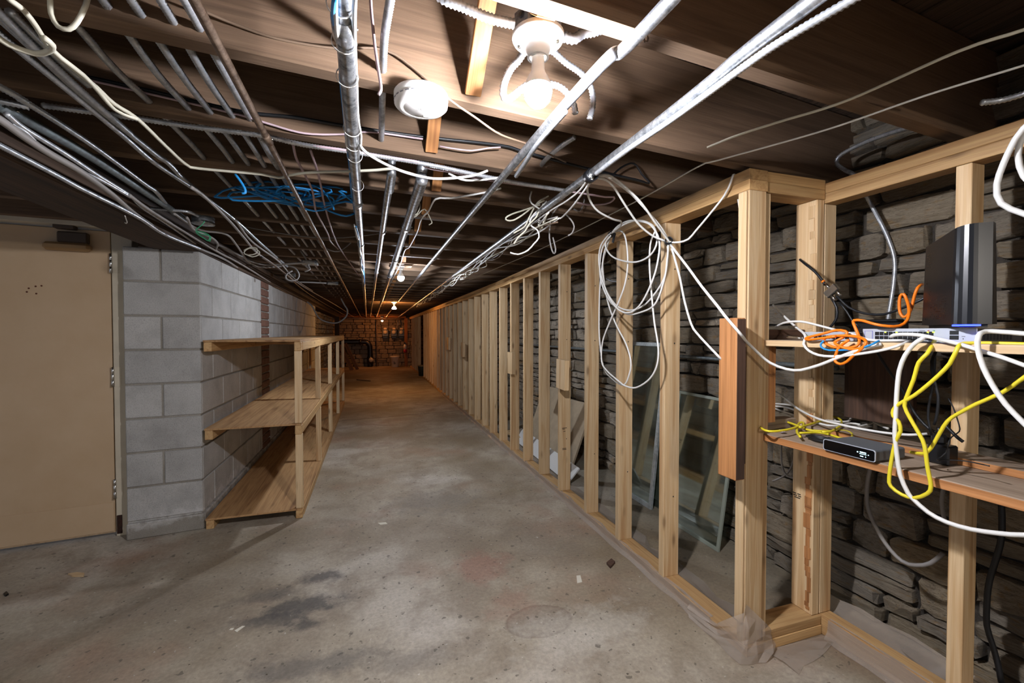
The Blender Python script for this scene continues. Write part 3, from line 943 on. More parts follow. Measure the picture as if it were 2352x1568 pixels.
pipe('conduit_pipe', 'thick shiny conduit with blue and white cables tied on, left of the smoke alarm', [(-0.040, -1.0, 1.762), (-0.047, 1.5, 1.762), (-0.16, 16.0, 1.755)], 0.0175, GALV, (0.86, 2.0, 2.9, 3.9, 6.0, 9.0))
pipe('conduit_pipe', 'medium shiny conduit dropping from the joists in mid ceiling', [(0.078, 1.635, 2.10), (0.078, 1.64, 1.90), (0.077, 1.67, 1.81), (0.076, 1.76, 1.765), (0.06, 3.0, 1.76), (-0.02, 16.0, 1.755)], 0.0145, GALV, (2.5, 4.2, 7.0))
pipe('conduit_pipe', 'thickest shiny conduit dropping from the joists right of the medium one', [(0.20, 1.655, 2.10), (0.198, 1.66, 1.93), (0.19, 1.70, 1.82), (0.183, 1.82, 1.762), (0.18, 3.0, 1.757), (0.182, 16.0, 1.755)], 0.021, GALV, (2.35, 3.4, 4.4, 6.5, 9.5))
pipe('conduit_pipe', 'straight galvanised conduit passing just right of the nearest bulb', [(0.497, -1.0, 1.765), (0.488, 0.62, 1.765), (0.458, 1.53, 1.765), (0.47, 7.9, 1.76)], 0.0128, GALV, (3.3, 5.0))
pipe('conduit_pipe', 'galvanised conduit on the right carrying the white cable bundle', [(0.70, -1.0, 1.76), (0.712, 0.54, 1.76), (0.738, 1.365, 1.758), (0.80, 6.0, 1.755), (0.93, 16.0, 1.75)], 0.0142, GALV, (4.6, 8.0))
pipe('far_pipe_stub', 'short conduit in line beyond the flood bulb', [(0.47, 10.3, 1.752), (0.50, 16.0, 1.735)], 0.0128, GALV)
pipe('conduit_pipe', 'weathered grey pipe with a coupling along the upper left', [(-0.873,1.351,1.765),(-0.873,1.426,1.765),(-0.851,1.737,1.765),(-0.862,2.231,1.765),(-0.876,2.572,1.765)], 0.0135, GREYPIPE, (1.45,))
hook = tube('wire_hook', [(0.543,0.800,1.906),(0.541,0.800,1.864),(0.514,0.750,1.805),(0.512,0.730,1.768),(0.540,0.760,1.799),(0.556,0.800,1.852)], 0.0022, RUST, label='bent wire hook holding the straight conduit up at the joist', cat='hook')

# ============================================================ ARMOURED (FLEXIBLE) CABLES
def flex(label, pts, r=0.0075, group=None, ridge=0.14, pitch=0.0085, cat='cable', name='armoured_cable', mat=None):
    return tube(name, pts, r, mat or FLEX, None, 7, 0.02, ridge, pitch, label=label, cat=cat, group=group)
names5 = ['leftmost', 'second', 'middle', 'fourth', 'rightmost']
for nm, X in zip(names5, (-0.581, -0.492, -0.440, -0.386, -0.341)):
    t = thing('armoured_cable', '%s of five armoured cables threaded through the joists at upper left' % nm, 'cable', (X, 0.3, 1.847), 0, 'armoured cables through the joists')
    w = rnd.uniform(-0.006, 0.006)
    tube('near_run', [(X + w, -0.2, 1.850), (X, 0.8, 1.852), (X, 1.1, 1.846), (X + w, 1.3, 1.84), (X, 1.5, 1.843), (X - w, 1.75, 1.84), (X, 1.95, 1.843), (X, 2.7, 1.84)], 0.0082, FLEX, t, 7, 0.02, 0.14, 0.0085)
    tube('far_run', [(X, 2.7, 1.84), (X + w, 4.5, 1.838), (X - 0.02, 8.5, 1.838)], 0.008, FLEX, t, 6, 0.3)
flex('armoured cable threaded through the joists right of the tied conduit', [(0.043,0.842,1.850),(0.040,0.887,1.850),(0.033,0.989,1.850),(0.032,1.089,1.850),(0.034,1.241,1.850),(0.037,1.507,1.850),(0.035,1.687,1.850)], 0.0085, pitch=0.008)
flex('armoured cable entering the near lamp box from the upper left', [(0.115,0.860,1.869),(0.143,0.860,1.855),(0.179,0.860,1.850),(0.225,0.860,1.841),(0.257,0.860,1.839),(0.285,0.860,1.840)], 0.0095, pitch=0.008)
flex('armoured cable leaving the near lamp box to the right', [(0.416,0.900,1.867),(0.443,0.900,1.867),(0.465,0.900,1.884),(0.494,0.900,1.895),(0.534,0.900,1.916)], 0.0105, pitch=0.009)
flex('armoured cable looping down behind the near bulb on its left', [(0.358,1.000,1.882),(0.343,1.000,1.858),(0.324,1.000,1.835),(0.307,1.000,1.795),(0.306,1.000,1.766),(0.321,1.000,1.764),(0.353,1.000,1.793),(0.382,1.000,1.813),(0.405,1.000,1.817)], 0.0085)
flex('armoured cable curving from the near lamp towards the straight conduit', [(0.450,1.060,1.946),(0.467,1.060,1.937),(0.499,1.060,1.918),(0.539,1.060,1.901),(0.566,1.060,1.879),(0.578,1.060,1.848),(0.578,1.060,1.816),(0.569,1.060,1.782)], 0.008)
flex('short armoured cable behind the near bulb on its right', [(0.434,1.040,1.843),(0.468,1.040,1.840),(0.490,1.040,1.829),(0.510,1.040,1.805),(0.517,1.040,1.777)], 0.008)
flex('armoured cable strapped beneath the right-hand conduit', [(0.749,0.443,1.735),(0.738,0.499,1.735),(0.720,0.605,1.735),(0.717,0.685,1.735),(0.721,0.902,1.735),(0.717,1.107,1.735),(0.723,1.298,1.735)], 0.0075)
flex('armoured cable strapped under the straight conduit beyond the bulb', [(0.459,0.977,1.745),(0.461,1.169,1.745),(0.474,1.317,1.745),(0.484,1.435,1.745)], 0.007)
flex('armoured cable in the shadow of the third bay right of the bulb', [(0.658,1.330,1.860),(0.645,1.406,1.860),(0.638,1.529,1.860),(0.647,1.641,1.860)], 0.008)
flex('armoured cable bending over the top plate in front of the stone wall', [(1.750,0.963,1.895),(1.780,1.028,1.915),(1.800,1.151,1.928),(1.800,1.249,1.915),(1.800,1.265,1.887),(1.800,1.234,1.849),(1.800,1.191,1.807),(1.930,1.231,1.747),(1.950,1.191,1.635),(1.955,1.162,1.551),(1.955,1.146,1.480),(1.955,1.148,1.395),(1.950,1.158,1.288),(1.950,1.169,1.207)], 0.0075)
flex('armoured cable under the ceiling at the far upper right edge', [(1.517,0.700,1.800),(1.550,0.676,1.800),(1.562,0.640,1.800),(1.562,0.591,1.800)], 0.0075)
flex('armoured cable crossing below the third joist', [(-0.821,1.479,1.800),(-0.712,1.481,1.800),(-0.627,1.484,1.800),(-0.482,1.495,1.800),(-0.313,1.496,1.800),(-0.197,1.528,1.800),(-0.027,1.539,1.800),(0.199,1.567,1.800),(0.395,1.611,1.800),(0.545,1.642,1.800),(0.780,1.670,1.800)], 0.0075)

# the bundle along the beam, upper left
flex('upper long armoured cable of the bundle at upper left', [(-0.652,1.032,1.785),(-0.653,1.072,1.785),(-0.659,1.175,1.785),(-0.671,1.357,1.785),(-0.668,1.704,1.785),(-0.661,1.800,1.785),(-0.678,2.043,1.785),(-0.667,2.593,1.785),(-0.683,3.224,1.785),(-0.699,4.252,1.785)], 0.0078)
flex('armoured cable tied beside the upper long one', [(-0.639,1.011,1.782),(-0.640,1.050,1.782),(-0.649,1.133,1.782),(-0.660,1.327,1.782),(-0.665,1.557,1.782)], 0.0078)
flex('armoured cable just below the upper long ones, meeting them further on', [(-0.678,1.072,1.778),(-0.680,1.114,1.778),(-0.682,1.311,1.778),(-0.687,1.561,1.778),(-0.695,1.788,1.778),(-0.674,2.031,1.778)], 0.0075)
flex('short armoured cable above the bundle at upper left', [(-0.639,1.069,1.800),(-0.640,1.083,1.800),(-0.647,1.176,1.800),(-0.648,1.243,1.800),(-0.645,1.321,1.800)], 0.0085)
flex('armoured cable dropping to the round junction box', [(-0.811,1.378,1.770),(-0.806,1.425,1.770),(-0.802,1.533,1.770),(-0.803,1.696,1.770),(-0.819,2.007,1.770),(-0.822,2.109,1.770),(-0.855,2.279,1.770),(-0.894,2.473,1.770),(-0.862,2.544,1.770)], 0.0072)
flex('lowest bright armoured cable along the beam edge above the door', [(-0.914,1.425,1.688),(-0.916,1.493,1.688),(-0.922,1.702,1.688),(-0.929,1.832,1.688),(-0.929,1.929,1.688),(-0.932,2.227,1.688),(-0.970,2.588,1.688),(-0.941,2.953,1.688)], 0.0072)
flex('armoured cable from the round junction box back to the beam', [(-0.940,2.360,1.760),(-0.878,2.369,1.760),(-0.804,2.374,1.760),(-0.785,2.446,1.760)], 0.0066)
flex('armoured cable end entering from the left edge, upper one', [(-0.827,1.303,1.770),(-0.815,1.332,1.770),(-0.809,1.361,1.770),(-0.806,1.397,1.770)], 0.0075)
flex('armoured cable end entering from the left edge, lower one', [(-0.884,1.392,1.765),(-0.857,1.399,1.765),(-0.829,1.407,1.765),(-0.811,1.414,1.765)], 0.0075)
flex('thin armoured cable above the lowest bright one', [(-0.838,1.401,1.715),(-0.841,1.456,1.715),(-0.879,1.614,1.715),(-0.863,1.801,1.715),(-0.863,2.013,1.715)], 0.006)
flex('armoured cable with straps below the weathered pipe', [(-0.821,1.359,1.720),(-0.835,1.435,1.720),(-0.841,1.595,1.720),(-0.855,1.784,1.720),(-0.866,2.015,1.720),(-0.899,2.200,1.720),(-0.931,2.583,1.720),(-0.996,3.204,1.720)], 0.0066, ridge=0.04)
tube('grey_cable', [(-0.833,1.311,1.705),(-0.833,1.360,1.705),(-0.846,1.449,1.705),(-0.857,1.562,1.705),(-0.861,1.711,1.705),(-0.892,1.947,1.705),(-0.953,2.279,1.705),(-1.011,2.801,1.705),(-1.051,3.379,1.705)], 0.0095, GREYC, label='thick smooth grey cable running along the beam at left', cat='cable')
tube('grey_cable', [(-0.858,1.995,1.715),(-0.879,2.188,1.715),(-0.900,2.599,1.715),(-0.923,3.198,1.715),(-0.925,3.799,1.715),(-0.994,5.497,1.715),(-1.075,8.141,1.715)], 0.007, GREYC, label='smooth grey cable continuing along the beam past the round box', cat='cable')
tube('grey_cable', [(-0.965,3.026,1.700),(-0.947,3.459,1.700),(-1.012,4.289,1.700),(-1.052,5.135,1.700),(-0.997,5.764,1.700),(-1.037,7.391,1.700),(-1.117,9.680,1.700),(-1.211,14.880,1.700)], 0.007, GREYC, label='grey cable lying along the top of the block wall', cat='cable')
tube('grey_cable', [(-1.019,3.279,1.690),(-1.042,4.025,1.690),(-1.045,4.911,1.690),(-0.971,5.486,1.690),(-1.103,8.350,1.690),(-1.179,10.216,1.690)], 0.006, BROWNC, label='brown cable along the top of the block wall', cat='cable')
tube('grey_cable', [(-0.787,2.321,1.720),(-0.845,2.574,1.720),(-0.825,2.755,1.720),(-0.849,2.945,1.720),(-0.925,3.181,1.720),(-0.940,3.433,1.720)], 0.006, GREYC, label='grey cable dropping from the round junction box', cat='cable')
tube('grey_cable', [(-0.828,2.298,1.730),(-0.840,2.531,1.730),(-0.819,2.640,1.730),(-0.737,2.696,1.730),(-0.774,3.040,1.730),(-0.852,3.558,1.730),(-0.858,3.701,1.730)], 0.006, GREYC, label='bowed grey cable beside the round junction box', cat='cable')
tube('grey_cable', [(-0.627,2.438,1.750),(-0.680,2.990,1.750),(-0.672,3.727,1.750),(-0.725,4.591,1.750),(-0.739,5.281,1.750),(-0.726,6.220,1.750)], 0.006, GREYC, label='grey cable slanting away above the rectangular boxes', cat='cable')
tube('grey_cable', [(-0.625,1.885,1.735),(-0.619,2.001,1.735),(-0.639,2.373,1.735),(-0.675,2.778,1.735),(-0.721,3.277,1.735),(-0.723,3.868,1.735),(-0.740,5.614,1.735),(-0.627,9.829,1.735),(-0.521,18.166,1.735)], 0.0065, GREYC, label='long grey cable in the middle of the left bundle', cat='cable')
tube('black_cable', [(-1.009,3.173,1.700),(-1.036,3.586,1.700),(-1.076,3.981,1.700),(-1.044,4.128,1.700),(-0.997,4.225,1.700)], 0.0045, BLACKC, label='black cable sagging over the top of the block wall', cat='cable')
tube('black_cable', [(-0.712,3.359,1.720),(-0.715,4.143,1.720),(-0.779,5.911,1.720),(-0.784,8.735,1.720),(-0.710,15.296,1.720)], 0.006, BLACKC, label='black cable in the far part of the left bundle', cat='cable')
tube('green_wire', [(-0.682,2.200,1.683),(-0.695,2.200,1.663),(-0.715,2.200,1.643),(-0.694,2.200,1.626),(-0.670,2.200,1.624),(-0.664,2.200,1.615),(-0.670,2.200,1.599),(-0.683,2.200,1.608),(-0.707,2.200,1.625),(-0.715,2.200,1.639),(-0.683,2.200,1.634),(-0.660,2.200,1.617),(-0.665,2.200,1.596)], 0.0022, GREENC, label='small coil of green wire below the round junction box', cat='wire')
tube('white_cable', [(-0.571,0.939,1.760),(-0.574,0.964,1.760),(-0.570,0.986,1.760),(-0.579,1.033,1.760),(-0.596,1.092,1.760),(-0.599,1.117,1.760),(-0.596,1.183,1.760),(-0.592,1.242,1.760),(-0.594,1.316,1.760),(-0.578,1.389,1.760),(-0.582,1.563,1.760),(-0.581,1.714,1.760),(-0.551,1.740,1.760),(-0.365,1.735,1.760),(-0.313,1.754,1.760),(-0.268,1.712,1.760),(-0.197,1.662,1.760),(-0.064,1.606,1.760),(0.029,1.563,1.760),(0.078,1.530,1.760)], 0.0048, CREAMC, label='pale cable from the upper left corner, sagging to mid ceiling', cat='cable')
tube('white_cable', [(-0.590,1.083,1.755),(-0.592,1.122,1.755),(-0.586,1.181,1.755),(-0.591,1.240,1.755),(-0.602,1.334,1.755),(-0.584,1.369,1.755),(-0.572,1.377,1.755)], 0.0048, CREAMC, label='second pale cable tied beside the first at upper left', cat='cable')
tube('white_cable', [(-0.655,1.018,1.750),(-0.657,1.077,1.750),(-0.649,1.098,1.750),(-0.624,1.111,1.750),(-0.594,1.092,1.750),(-0.576,1.069,1.750),(-0.576,1.046,1.750)], 0.0055, CREAMC, label='thick pale cable looped round the bundle in the upper left corner', cat='cable')
tube('white_cable', [(-0.532,0.980,1.804),(-0.530,0.980,1.782),(-0.529,0.980,1.758),(-0.520,0.980,1.739),(-0.505,0.980,1.737),(-0.493,0.980,1.752),(-0.481,0.980,1.782),(-0.476,0.980,1.804)], 0.0042, CREAMC, label='pale cable hanging in a small loop at the top left', cat='cable')

# ---------------------------------------------------------- junction boxes
jb = thing('junction_box', 'round steel junction box hanging among the cables at left', 'junction box', [(-0.780,2.497,1.750)][0])
p0 = Vector([(-0.780,2.497,1.750)][0])
lathe('body', [(0, 0.018), (0.045, 0.018), (0.047, 0.016), (0.047, -0.014)], STEEL, p0, jb, 24)
lathe('cover', [(0.049, -0.0142), (0.049, -0.017), (0, -0.018)], STEEL, p0, jb, 24)
for q_, lab, (l_, w_) in (([(-0.470,3.878,1.770)][0], 'rectangular steel box at the end of two cables in mid ceiling', (0.12, 0.06)),
                          ([(-0.413,5.404,1.770)][0], 'smaller rectangular steel box further back on the left', (0.12, 0.06)),
                          ([(-0.756,4.839,1.780)][0], 'ribbed steel box up between the joists beyond the first rectangular box', (0.07, 0.05))):
    t = thing('junction_box', lab, 'junction box', q_)
    bx('body', q_[0]-l_/2, q_[0]+l_/2, q_[1]-w_/2, q_[1]+w_/2, q_[2]-0.018, q_[2]+0.02, STEEL, t, 0.004)
    bx('cover', q_[0]-l_/2*0.85, q_[0]+l_/2*0.6, q_[1]-w_/2-0.004, q_[1]-w_/2, q_[2]-0.014, q_[2]+0.016, NICKEL, t, 0.001)
    tube('connector', [(q_[0]-l_/2-0.03, q_[1], q_[2]), (q_[0]-l_/2, q_[1], q_[2])], 0.009, STEEL, t, 8, 0.1)
tube('box_cable', [(-0.952,3.300,1.777),(-0.905,3.500,1.761),(-0.849,3.700,1.737),(-0.766,3.850,1.737),(-0.588,3.850,1.756),(-0.505,3.850,1.767)], 0.0075, GREYC, label='grey cable sweeping across to the first rectangular steel box', cat='cable')
tube('box_cable', [(-0.876,3.600,1.732),(-0.828,3.900,1.724),(-0.776,4.300,1.788),(-0.706,4.300,1.799),(-0.643,4.300,1.779),(-0.612,4.300,1.726),(-0.626,4.300,1.682),(-0.680,4.300,1.665),(-0.721,4.300,1.690),(-0.707,4.300,1.730),(-0.665,4.300,1.755)], 0.0065, GREYC, label='grey cable curling in a loop below the first rectangular box', cat='cable')
tube('box_cable', [(-0.877,5.200,1.783),(-0.813,5.200,1.753),(-0.685,5.200,1.753),(-0.465,5.200,1.751)], 0.0075, GREYC, label='grey cable reaching to the smaller rectangular box', cat='cable')
tube('box_cable', [(-0.537,3.850,1.864),(-0.505,3.850,1.813),(-0.486,3.850,1.775),(-0.477,3.850,1.737),(-0.467,3.850,1.716),(-0.506,3.850,1.694)], 0.006, GREYC, label='short grey tail on the first rectangular box', cat='cable')
tube('loop_cable', [(-1.003,7.600,1.716),(-0.902,7.600,1.634),(-0.807,7.600,1.453),(-0.684,7.600,1.377),(-0.520,7.600,1.364),(-0.393,7.600,1.458),(-0.365,7.600,1.566),(-0.412,7.600,1.658),(-0.464,7.600,1.764)], 0.012, GREYC, label='big grey cable drooping in an open loop at the far end of the block wall', cat='cable')
tube('hook_wire', [(-0.955,2.182,1.680),(-0.977,2.239,1.680),(-1.003,2.308,1.680),(-1.019,2.336,1.680),(-1.016,2.320,1.680)], 0.002, WHITEC, label='small bent nail in the underside of the dark beam', cat='nail')
tube('wire_tangle', [(-0.705,2.900,1.682),(-0.671,2.900,1.702),(-0.637,2.900,1.699),(-0.642,2.900,1.668),(-0.683,2.900,1.656),(-0.705,2.900,1.670),(-0.678,2.900,1.697),(-0.633,2.900,1.689),(-0.624,2.900,1.664),(-0.661,2.900,1.647),(-0.694,2.900,1.660)], 0.003, CREAMC, label='small tangle of pale wire beyond the round junction box', cat='wire')

# ---------------------------------------------------------- cables in mid ceiling
tube('blue_cable', [(-0.048,0.700,1.700),(-0.056,0.780,1.729),(-0.058,0.850,1.754),(-0.057,0.950,1.768),(-0.062,1.100,1.778),(-0.063,1.220,1.772),(-0.066,1.420,1.777),(-0.066,1.600,1.777),(-0.074,1.900,1.797),(-0.075,2.200,1.810),(-0.074,2.350,1.808)], 0.0042, BLUEC, label='blue cable tied along the thick shiny conduit', cat='cable')
tube('white_cable', [(-0.021,0.740,1.736),(-0.024,0.800,1.742),(-0.027,0.920,1.764),(-0.028,1.050,1.767),(-0.029,1.200,1.759),(-0.024,1.330,1.768),(-0.027,1.380,1.761)], 0.0042, WHITEC, label='white cable tied along the right of the thick shiny conduit', cat='cable')
tube('white_cable', [(-0.050,0.740,1.729),(-0.053,0.800,1.729),(-0.058,0.950,1.768),(-0.059,1.080,1.767),(-0.061,1.200,1.763),(-0.064,1.380,1.761),(-0.066,1.450,1.769)], 0.0038, WHITEC, label='white cable tied along the left of the thick shiny conduit', cat='cable')
for k, y in enumerate((0.80, 0.90, 1.02, 1.27, 1.37, 1.46, 1.75)):
    lathe('cable_tie', [(0.0225, -0.0016), (0.0238, -0.0016), (0.0238, 0.0016), (0.0225, 0.0016), (0.0225, -0.0016)], WHITEP, (-0.0455, y, 1.760), None, 16,
          rot=Matrix.Rotation(R(90), 4, 'X'), label='%s white tie along the thick shiny conduit, counted from the top edge' % ('first', 'second', 'third', 'fourth', 'fifth', 'sixth', 'seventh')[k], cat='cable tie', group='ties on the thick conduit')
tube('white_cable', [(-0.027,1.360,1.753),(-0.010,1.360,1.734),(0.042,1.420,1.731),(0.113,1.460,1.725),(0.208,1.500,1.729),(0.305,1.500,1.744),(0.364,1.500,1.761),(0.399,1.500,1.778)], 0.0045, WHITEC, label='white cable sagging from the thick conduit towards the straight one', cat='cable')
tube('white_cable', [(0.280,1.620,1.797),(0.313,1.620,1.784),(0.346,1.620,1.778),(0.397,1.620,1.784),(0.449,1.620,1.796),(0.502,1.620,1.810)], 0.004, WHITEC, label='short white cable under the third joist near mid ceiling', cat='cable')
tube('white_cable', [(0.004,1.000,1.941),(0.005,1.000,1.905),(0.012,1.000,1.829),(0.018,1.000,1.785),(0.024,1.000,1.745),(0.024,1.000,1.732),(0.019,1.000,1.722)], 0.0035, LILAC, label='thin pale cable dangling left of the smoke alarm', cat='cable')
tube('brown_cable', [(-0.347,1.062,1.874),(-0.315,1.070,1.868),(-0.267,1.085,1.865),(-0.194,1.095,1.859),(-0.078,1.105,1.868),(0.008,1.110,1.889),(0.061,1.115,1.887),(0.129,1.125,1.854),(0.201,1.130,1.806),(0.270,1.150,1.783),(0.358,1.200,1.770),(0.488,1.300,1.797),(0.682,1.450,1.824)], 0.003, BROWNC, label='thin brown cable stapled across the lit face of the second joist', cat='cable')
tube('black_cable', [(-0.724,1.440,1.875),(-0.590,1.455,1.869),(-0.365,1.475,1.855),(-0.219,1.490,1.866),(-0.059,1.505,1.868),(0.175,1.525,1.877),(0.461,1.545,1.894),(0.558,1.550,1.884),(0.746,1.560,1.866),(0.833,1.570,1.862),(1.109,1.580,1.841)], 0.0055, BLACKC, label='black cable stapled across the face of the third joist', cat='cable')
tube('thin_cable', [(-0.722,1.435,1.866),(-0.578,1.450,1.857),(-0.364,1.470,1.842),(-0.298,1.480,1.833),(-0.192,1.490,1.821),(-0.079,1.500,1.839),(0.002,1.510,1.862),(0.174,1.520,1.867)], 0.0032, LILAC, label='thin mauve cable below the black one on the third joist', cat='cable')
tube('thin_cable', [(0.231,1.510,1.846),(0.284,1.510,1.844),(0.346,1.510,1.846),(0.402,1.510,1.862),(0.451,1.510,1.872)], 0.0028, LILAC, label='short mauve cable right of the bridging strut', cat='cable')
tube('pink_cable', [(-0.233,1.530,1.800),(-0.120,1.527,1.800),(-0.067,1.531,1.800),(0.072,1.545,1.800),(0.161,1.555,1.800),(0.205,1.600,1.800),(0.312,1.614,1.800),(0.403,1.647,1.800),(0.589,1.664,1.800),(0.810,1.677,1.800),(0.987,1.694,1.800),(1.024,1.682,1.800),(1.047,1.727,1.800),(1.041,1.785,1.800),(0.970,1.822,1.800),(0.894,1.804,1.800)], 0.0042, LILAC, label='pinkish cable strung below the third joist to the right', cat='cable')
tube('pink_cable', [(-0.236,1.562,1.810),(-0.240,1.647,1.800),(-0.233,1.724,1.790),(-0.223,1.917,1.780),(-0.232,2.075,1.770),(-0.237,2.181,1.760),(-0.233,2.404,1.760),(-0.232,2.728,1.770),(-0.236,2.918,1.770),(-0.212,3.230,1.780)], 0.0042, LILAC, label='left one of two pinkish cables dropping through mid ceiling', cat='cable')
tube('pink_cable', [(-0.188,1.592,1.810),(-0.185,1.759,1.800),(-0.188,1.915,1.790),(-0.195,2.098,1.780),(-0.199,2.371,1.770),(-0.203,2.742,1.770),(-0.190,3.251,1.770),(-0.108,4.582,1.770)], 0.0042, LILAC, label='right one of two pinkish cables dropping through mid ceiling', cat='cable')
tube('thin_cable', [(-0.704,2.900,1.822),(-0.521,2.900,1.797),(-0.331,2.900,1.784),(-0.131,2.900,1.798),(0.079,2.900,1.840)], 0.003, GREYC, label='thin grey cable strung across the joists in mid ceiling', cat='cable')
tube('thin_cable', [(-0.365,3.200,1.877),(-0.325,3.200,1.803),(-0.257,3.200,1.763),(-0.207,3.200,1.760),(-0.153,3.200,1.799),(-0.102,3.200,1.853)], 0.0035, GREYC, label='grey cable hanging in a shallow bow left of the thick conduit', cat='cable')
tube('white_cable', [(0.516,1.727,1.800),(0.494,1.769,1.800),(0.425,1.846,1.800),(0.342,1.924,1.800),(0.281,1.958,1.800),(0.269,2.128,1.790),(0.249,2.247,1.780),(0.262,2.600,1.790),(0.259,3.102,1.800),(0.239,3.243,1.800),(0.244,3.800,1.790),(0.232,4.481,1.780),(0.202,5.658,1.770),(0.172,6.783,1.770),(0.170,9.074,1.760)], 0.0042, WHITEC, label='white cable kinked under the joists beyond the thickest conduit', cat='cable')
tube('thin_cable', [(0.244,2.300,1.881),(0.248,2.300,1.857),(0.233,2.300,1.821),(0.204,2.300,1.799),(0.226,2.300,1.805),(0.271,2.300,1.847),(0.304,2.300,1.793),(0.309,2.300,1.778),(0.293,2.300,1.767)], 0.003, CREAMC, label='pale wire tail hanging beside the thickest conduit', cat='wire')
tube('blue_cable', [(-0.290,2.150,1.804),(-0.250,2.200,1.808),(-0.213,2.200,1.785),(-0.156,2.200,1.762),(-0.108,2.200,1.754),(-0.071,2.200,1.769)], 0.0045, BLUEC, label='blue cable bowing from the blue tangle to the thick conduit', cat='cable')
q = random.Random(51); pts = []
for k in range(9):
    cx_, cz_ = -0.50 + 0.042 * k, 1.80 + q.uniform(-0.015, 0.03)
    for j in range(7):
        a = j / 6 * 2 * math.pi * q.uniform(0.85, 1.15) + k
        pts.append((cx_ + math.cos(a) * q.uniform(0.06, 0.16), 2.12 + 0.06 * math.sin(a * 0.7 + k), cz_ + math.sin(a) * q.uniform(0.015, 0.05)))
tube('blue_cable', pts, 0.0042, BLUEC, step=0.03, label='long blue cable tangled in loose coils between the joists at left', cat='cable')
tube('blue_cable', [(-0.240,2.060,1.842),(-0.207,2.060,1.830),(-0.178,2.060,1.799),(-0.157,2.060,1.763),(-0.151,2.060,1.741)], 0.0042, BLUEC, label='bright blue cable end drooping from the tangle', cat='cable')
tube('blue_cable', [(-0.449,1.750,1.756),(-0.434,1.750,1.735),(-0.420,1.750,1.710),(-0.419,1.750,1.694),(-0.429,1.750,1.691)], 0.0042, BLUEC, label='bright blue cable end hanging left of the tangle', cat='cable')
for k in range(3):
    q = random.Random(90 + k)
    tube('twisted_cable', [(-0.062 - 0.006*k + q.uniform(-0.008, 0.008), 2.3 + 0.22*j, 1.738 - 0.012*(j % 2) + q.uniform(-0.008, 0.008)) for j in range(14)], 0.0035, (BLUEC, WHITEC, GREYC)[k],
         label=('blue', 'white', 'grey')[k] + ' cable twisted along the thick conduit further back', cat='cable')

# ---------------------------------------------------------- right side ceiling lines
tube('white_cable', [(1.413,0.499,1.800),(1.397,0.574,1.800),(1.339,0.720,1.800),(1.281,0.941,1.800),(1.153,1.214,1.800),(1.128,1.289,1.800),(1.154,1.672,1.800),(1.163,2.436,1.800),(1.154,3.128,1.800),(1.122,3.759,1.800),(1.045,5.156,1.800)], 0.0028, WHITEC, label='taut thin white cable slanting under the joists to the right edge', cat='cable')
tube('grey_cable', [(1.264,0.448,1.810),(1.254,0.516,1.810),(1.214,0.601,1.810),(1.192,0.818,1.810),(1.126,0.958,1.810),(1.079,1.066,1.810),(1.056,1.160,1.810)], 0.0036, CREAMC, label='taut grey cable above the thin white one at upper right', cat='cable')
tube('black_cable', [(0.929,1.560,1.832),(0.953,1.560,1.853),(0.980,1.560,1.877),(1.027,1.560,1.902),(1.057,1.560,1.897),(1.082,1.560,1.864),(1.121,1.560,1.835),(1.106,1.560,1.830),(1.053,1.560,1.839),(0.929,1.560,1.846),(0.830,1.560,1.856)], 0.004, BLACKC, label='black cable looped against the third joist at right', cat='cable')
tube('white_cable', [(0.726,1.343,1.745),(0.763,1.504,1.745),(0.772,1.640,1.745),(0.765,1.797,1.745),(0.774,2.185,1.745),(0.768,2.572,1.745),(0.769,3.287,1.745),(0.753,4.134,1.745)], 0.004, WHITEC, label='upper white cable strapped along the right-hand conduit', cat='cable')
tube('white_cable', [(0.743,1.367,1.740),(0.777,1.494,1.740),(0.817,1.658,1.740),(0.843,1.789,1.740),(0.853,1.872,1.740),(0.826,1.873,1.740)], 0.004, WHITEC, label='lower white cable leaving the black strap downwards', cat='cable')

# strap and the big hank of white cable hung before the studs
def strap(label, c, r_, axis, w=0.02):
    return lathe('cable_strap', [(r_, -w/2), (r_ + 0.003, -w/2), (r_ + 0.003, w/2), (r_, w/2), (r_, -w/2)], BLACKP, c, None, 16, rot=axis, label=label, cat='strap')
strap('black strap holding white cables to the right-hand conduit', (0.738, 1.365, 1.752), 0.02, Matrix.Rotation(R(90), 4, 'X'), 0.03)
HX = 1.20
tube('white_cable', [(0.760,1.395,1.762),(0.820,1.423,1.780),(0.880,1.471,1.793),(0.980,1.487,1.752),(1.080,1.496,1.678),(1.150,1.515,1.632),(1.200,1.538,1.591)], 0.0045, WHITEC, label='upper white cable arching from the strap to the hank', cat='cable')
tube('white_cable', [(0.760,1.392,1.757),(0.820,1.407,1.778),(0.880,1.431,1.776),(0.990,1.443,1.712),(1.100,1.488,1.643),(1.180,1.526,1.600),(1.200,1.532,1.584)], 0.0045, WHITEC, label='middle white cable arching from the strap to the hank', cat='cable')
tube('white_cable', [(0.760,1.399,1.757),(0.800,1.388,1.756),(0.860,1.422,1.749),(0.970,1.496,1.696),(1.060,1.544,1.648),(1.140,1.563,1.612),(1.200,1.552,1.590)], 0.0045, WHITEC, label='lower white cable arching from the strap to the hank', cat='cable')
tube('white_cable', [(0.760,1.408,1.748),(0.800,1.507,1.756),(0.860,1.593,1.740),(0.920,1.635,1.715),(1.020,1.685,1.703),(1.100,1.745,1.713),(1.150,1.832,1.715),(1.200,1.995,1.724)], 0.0045, WHITEC, label='white cable hanging from the strap to the left tie of the hank', cat='cable')
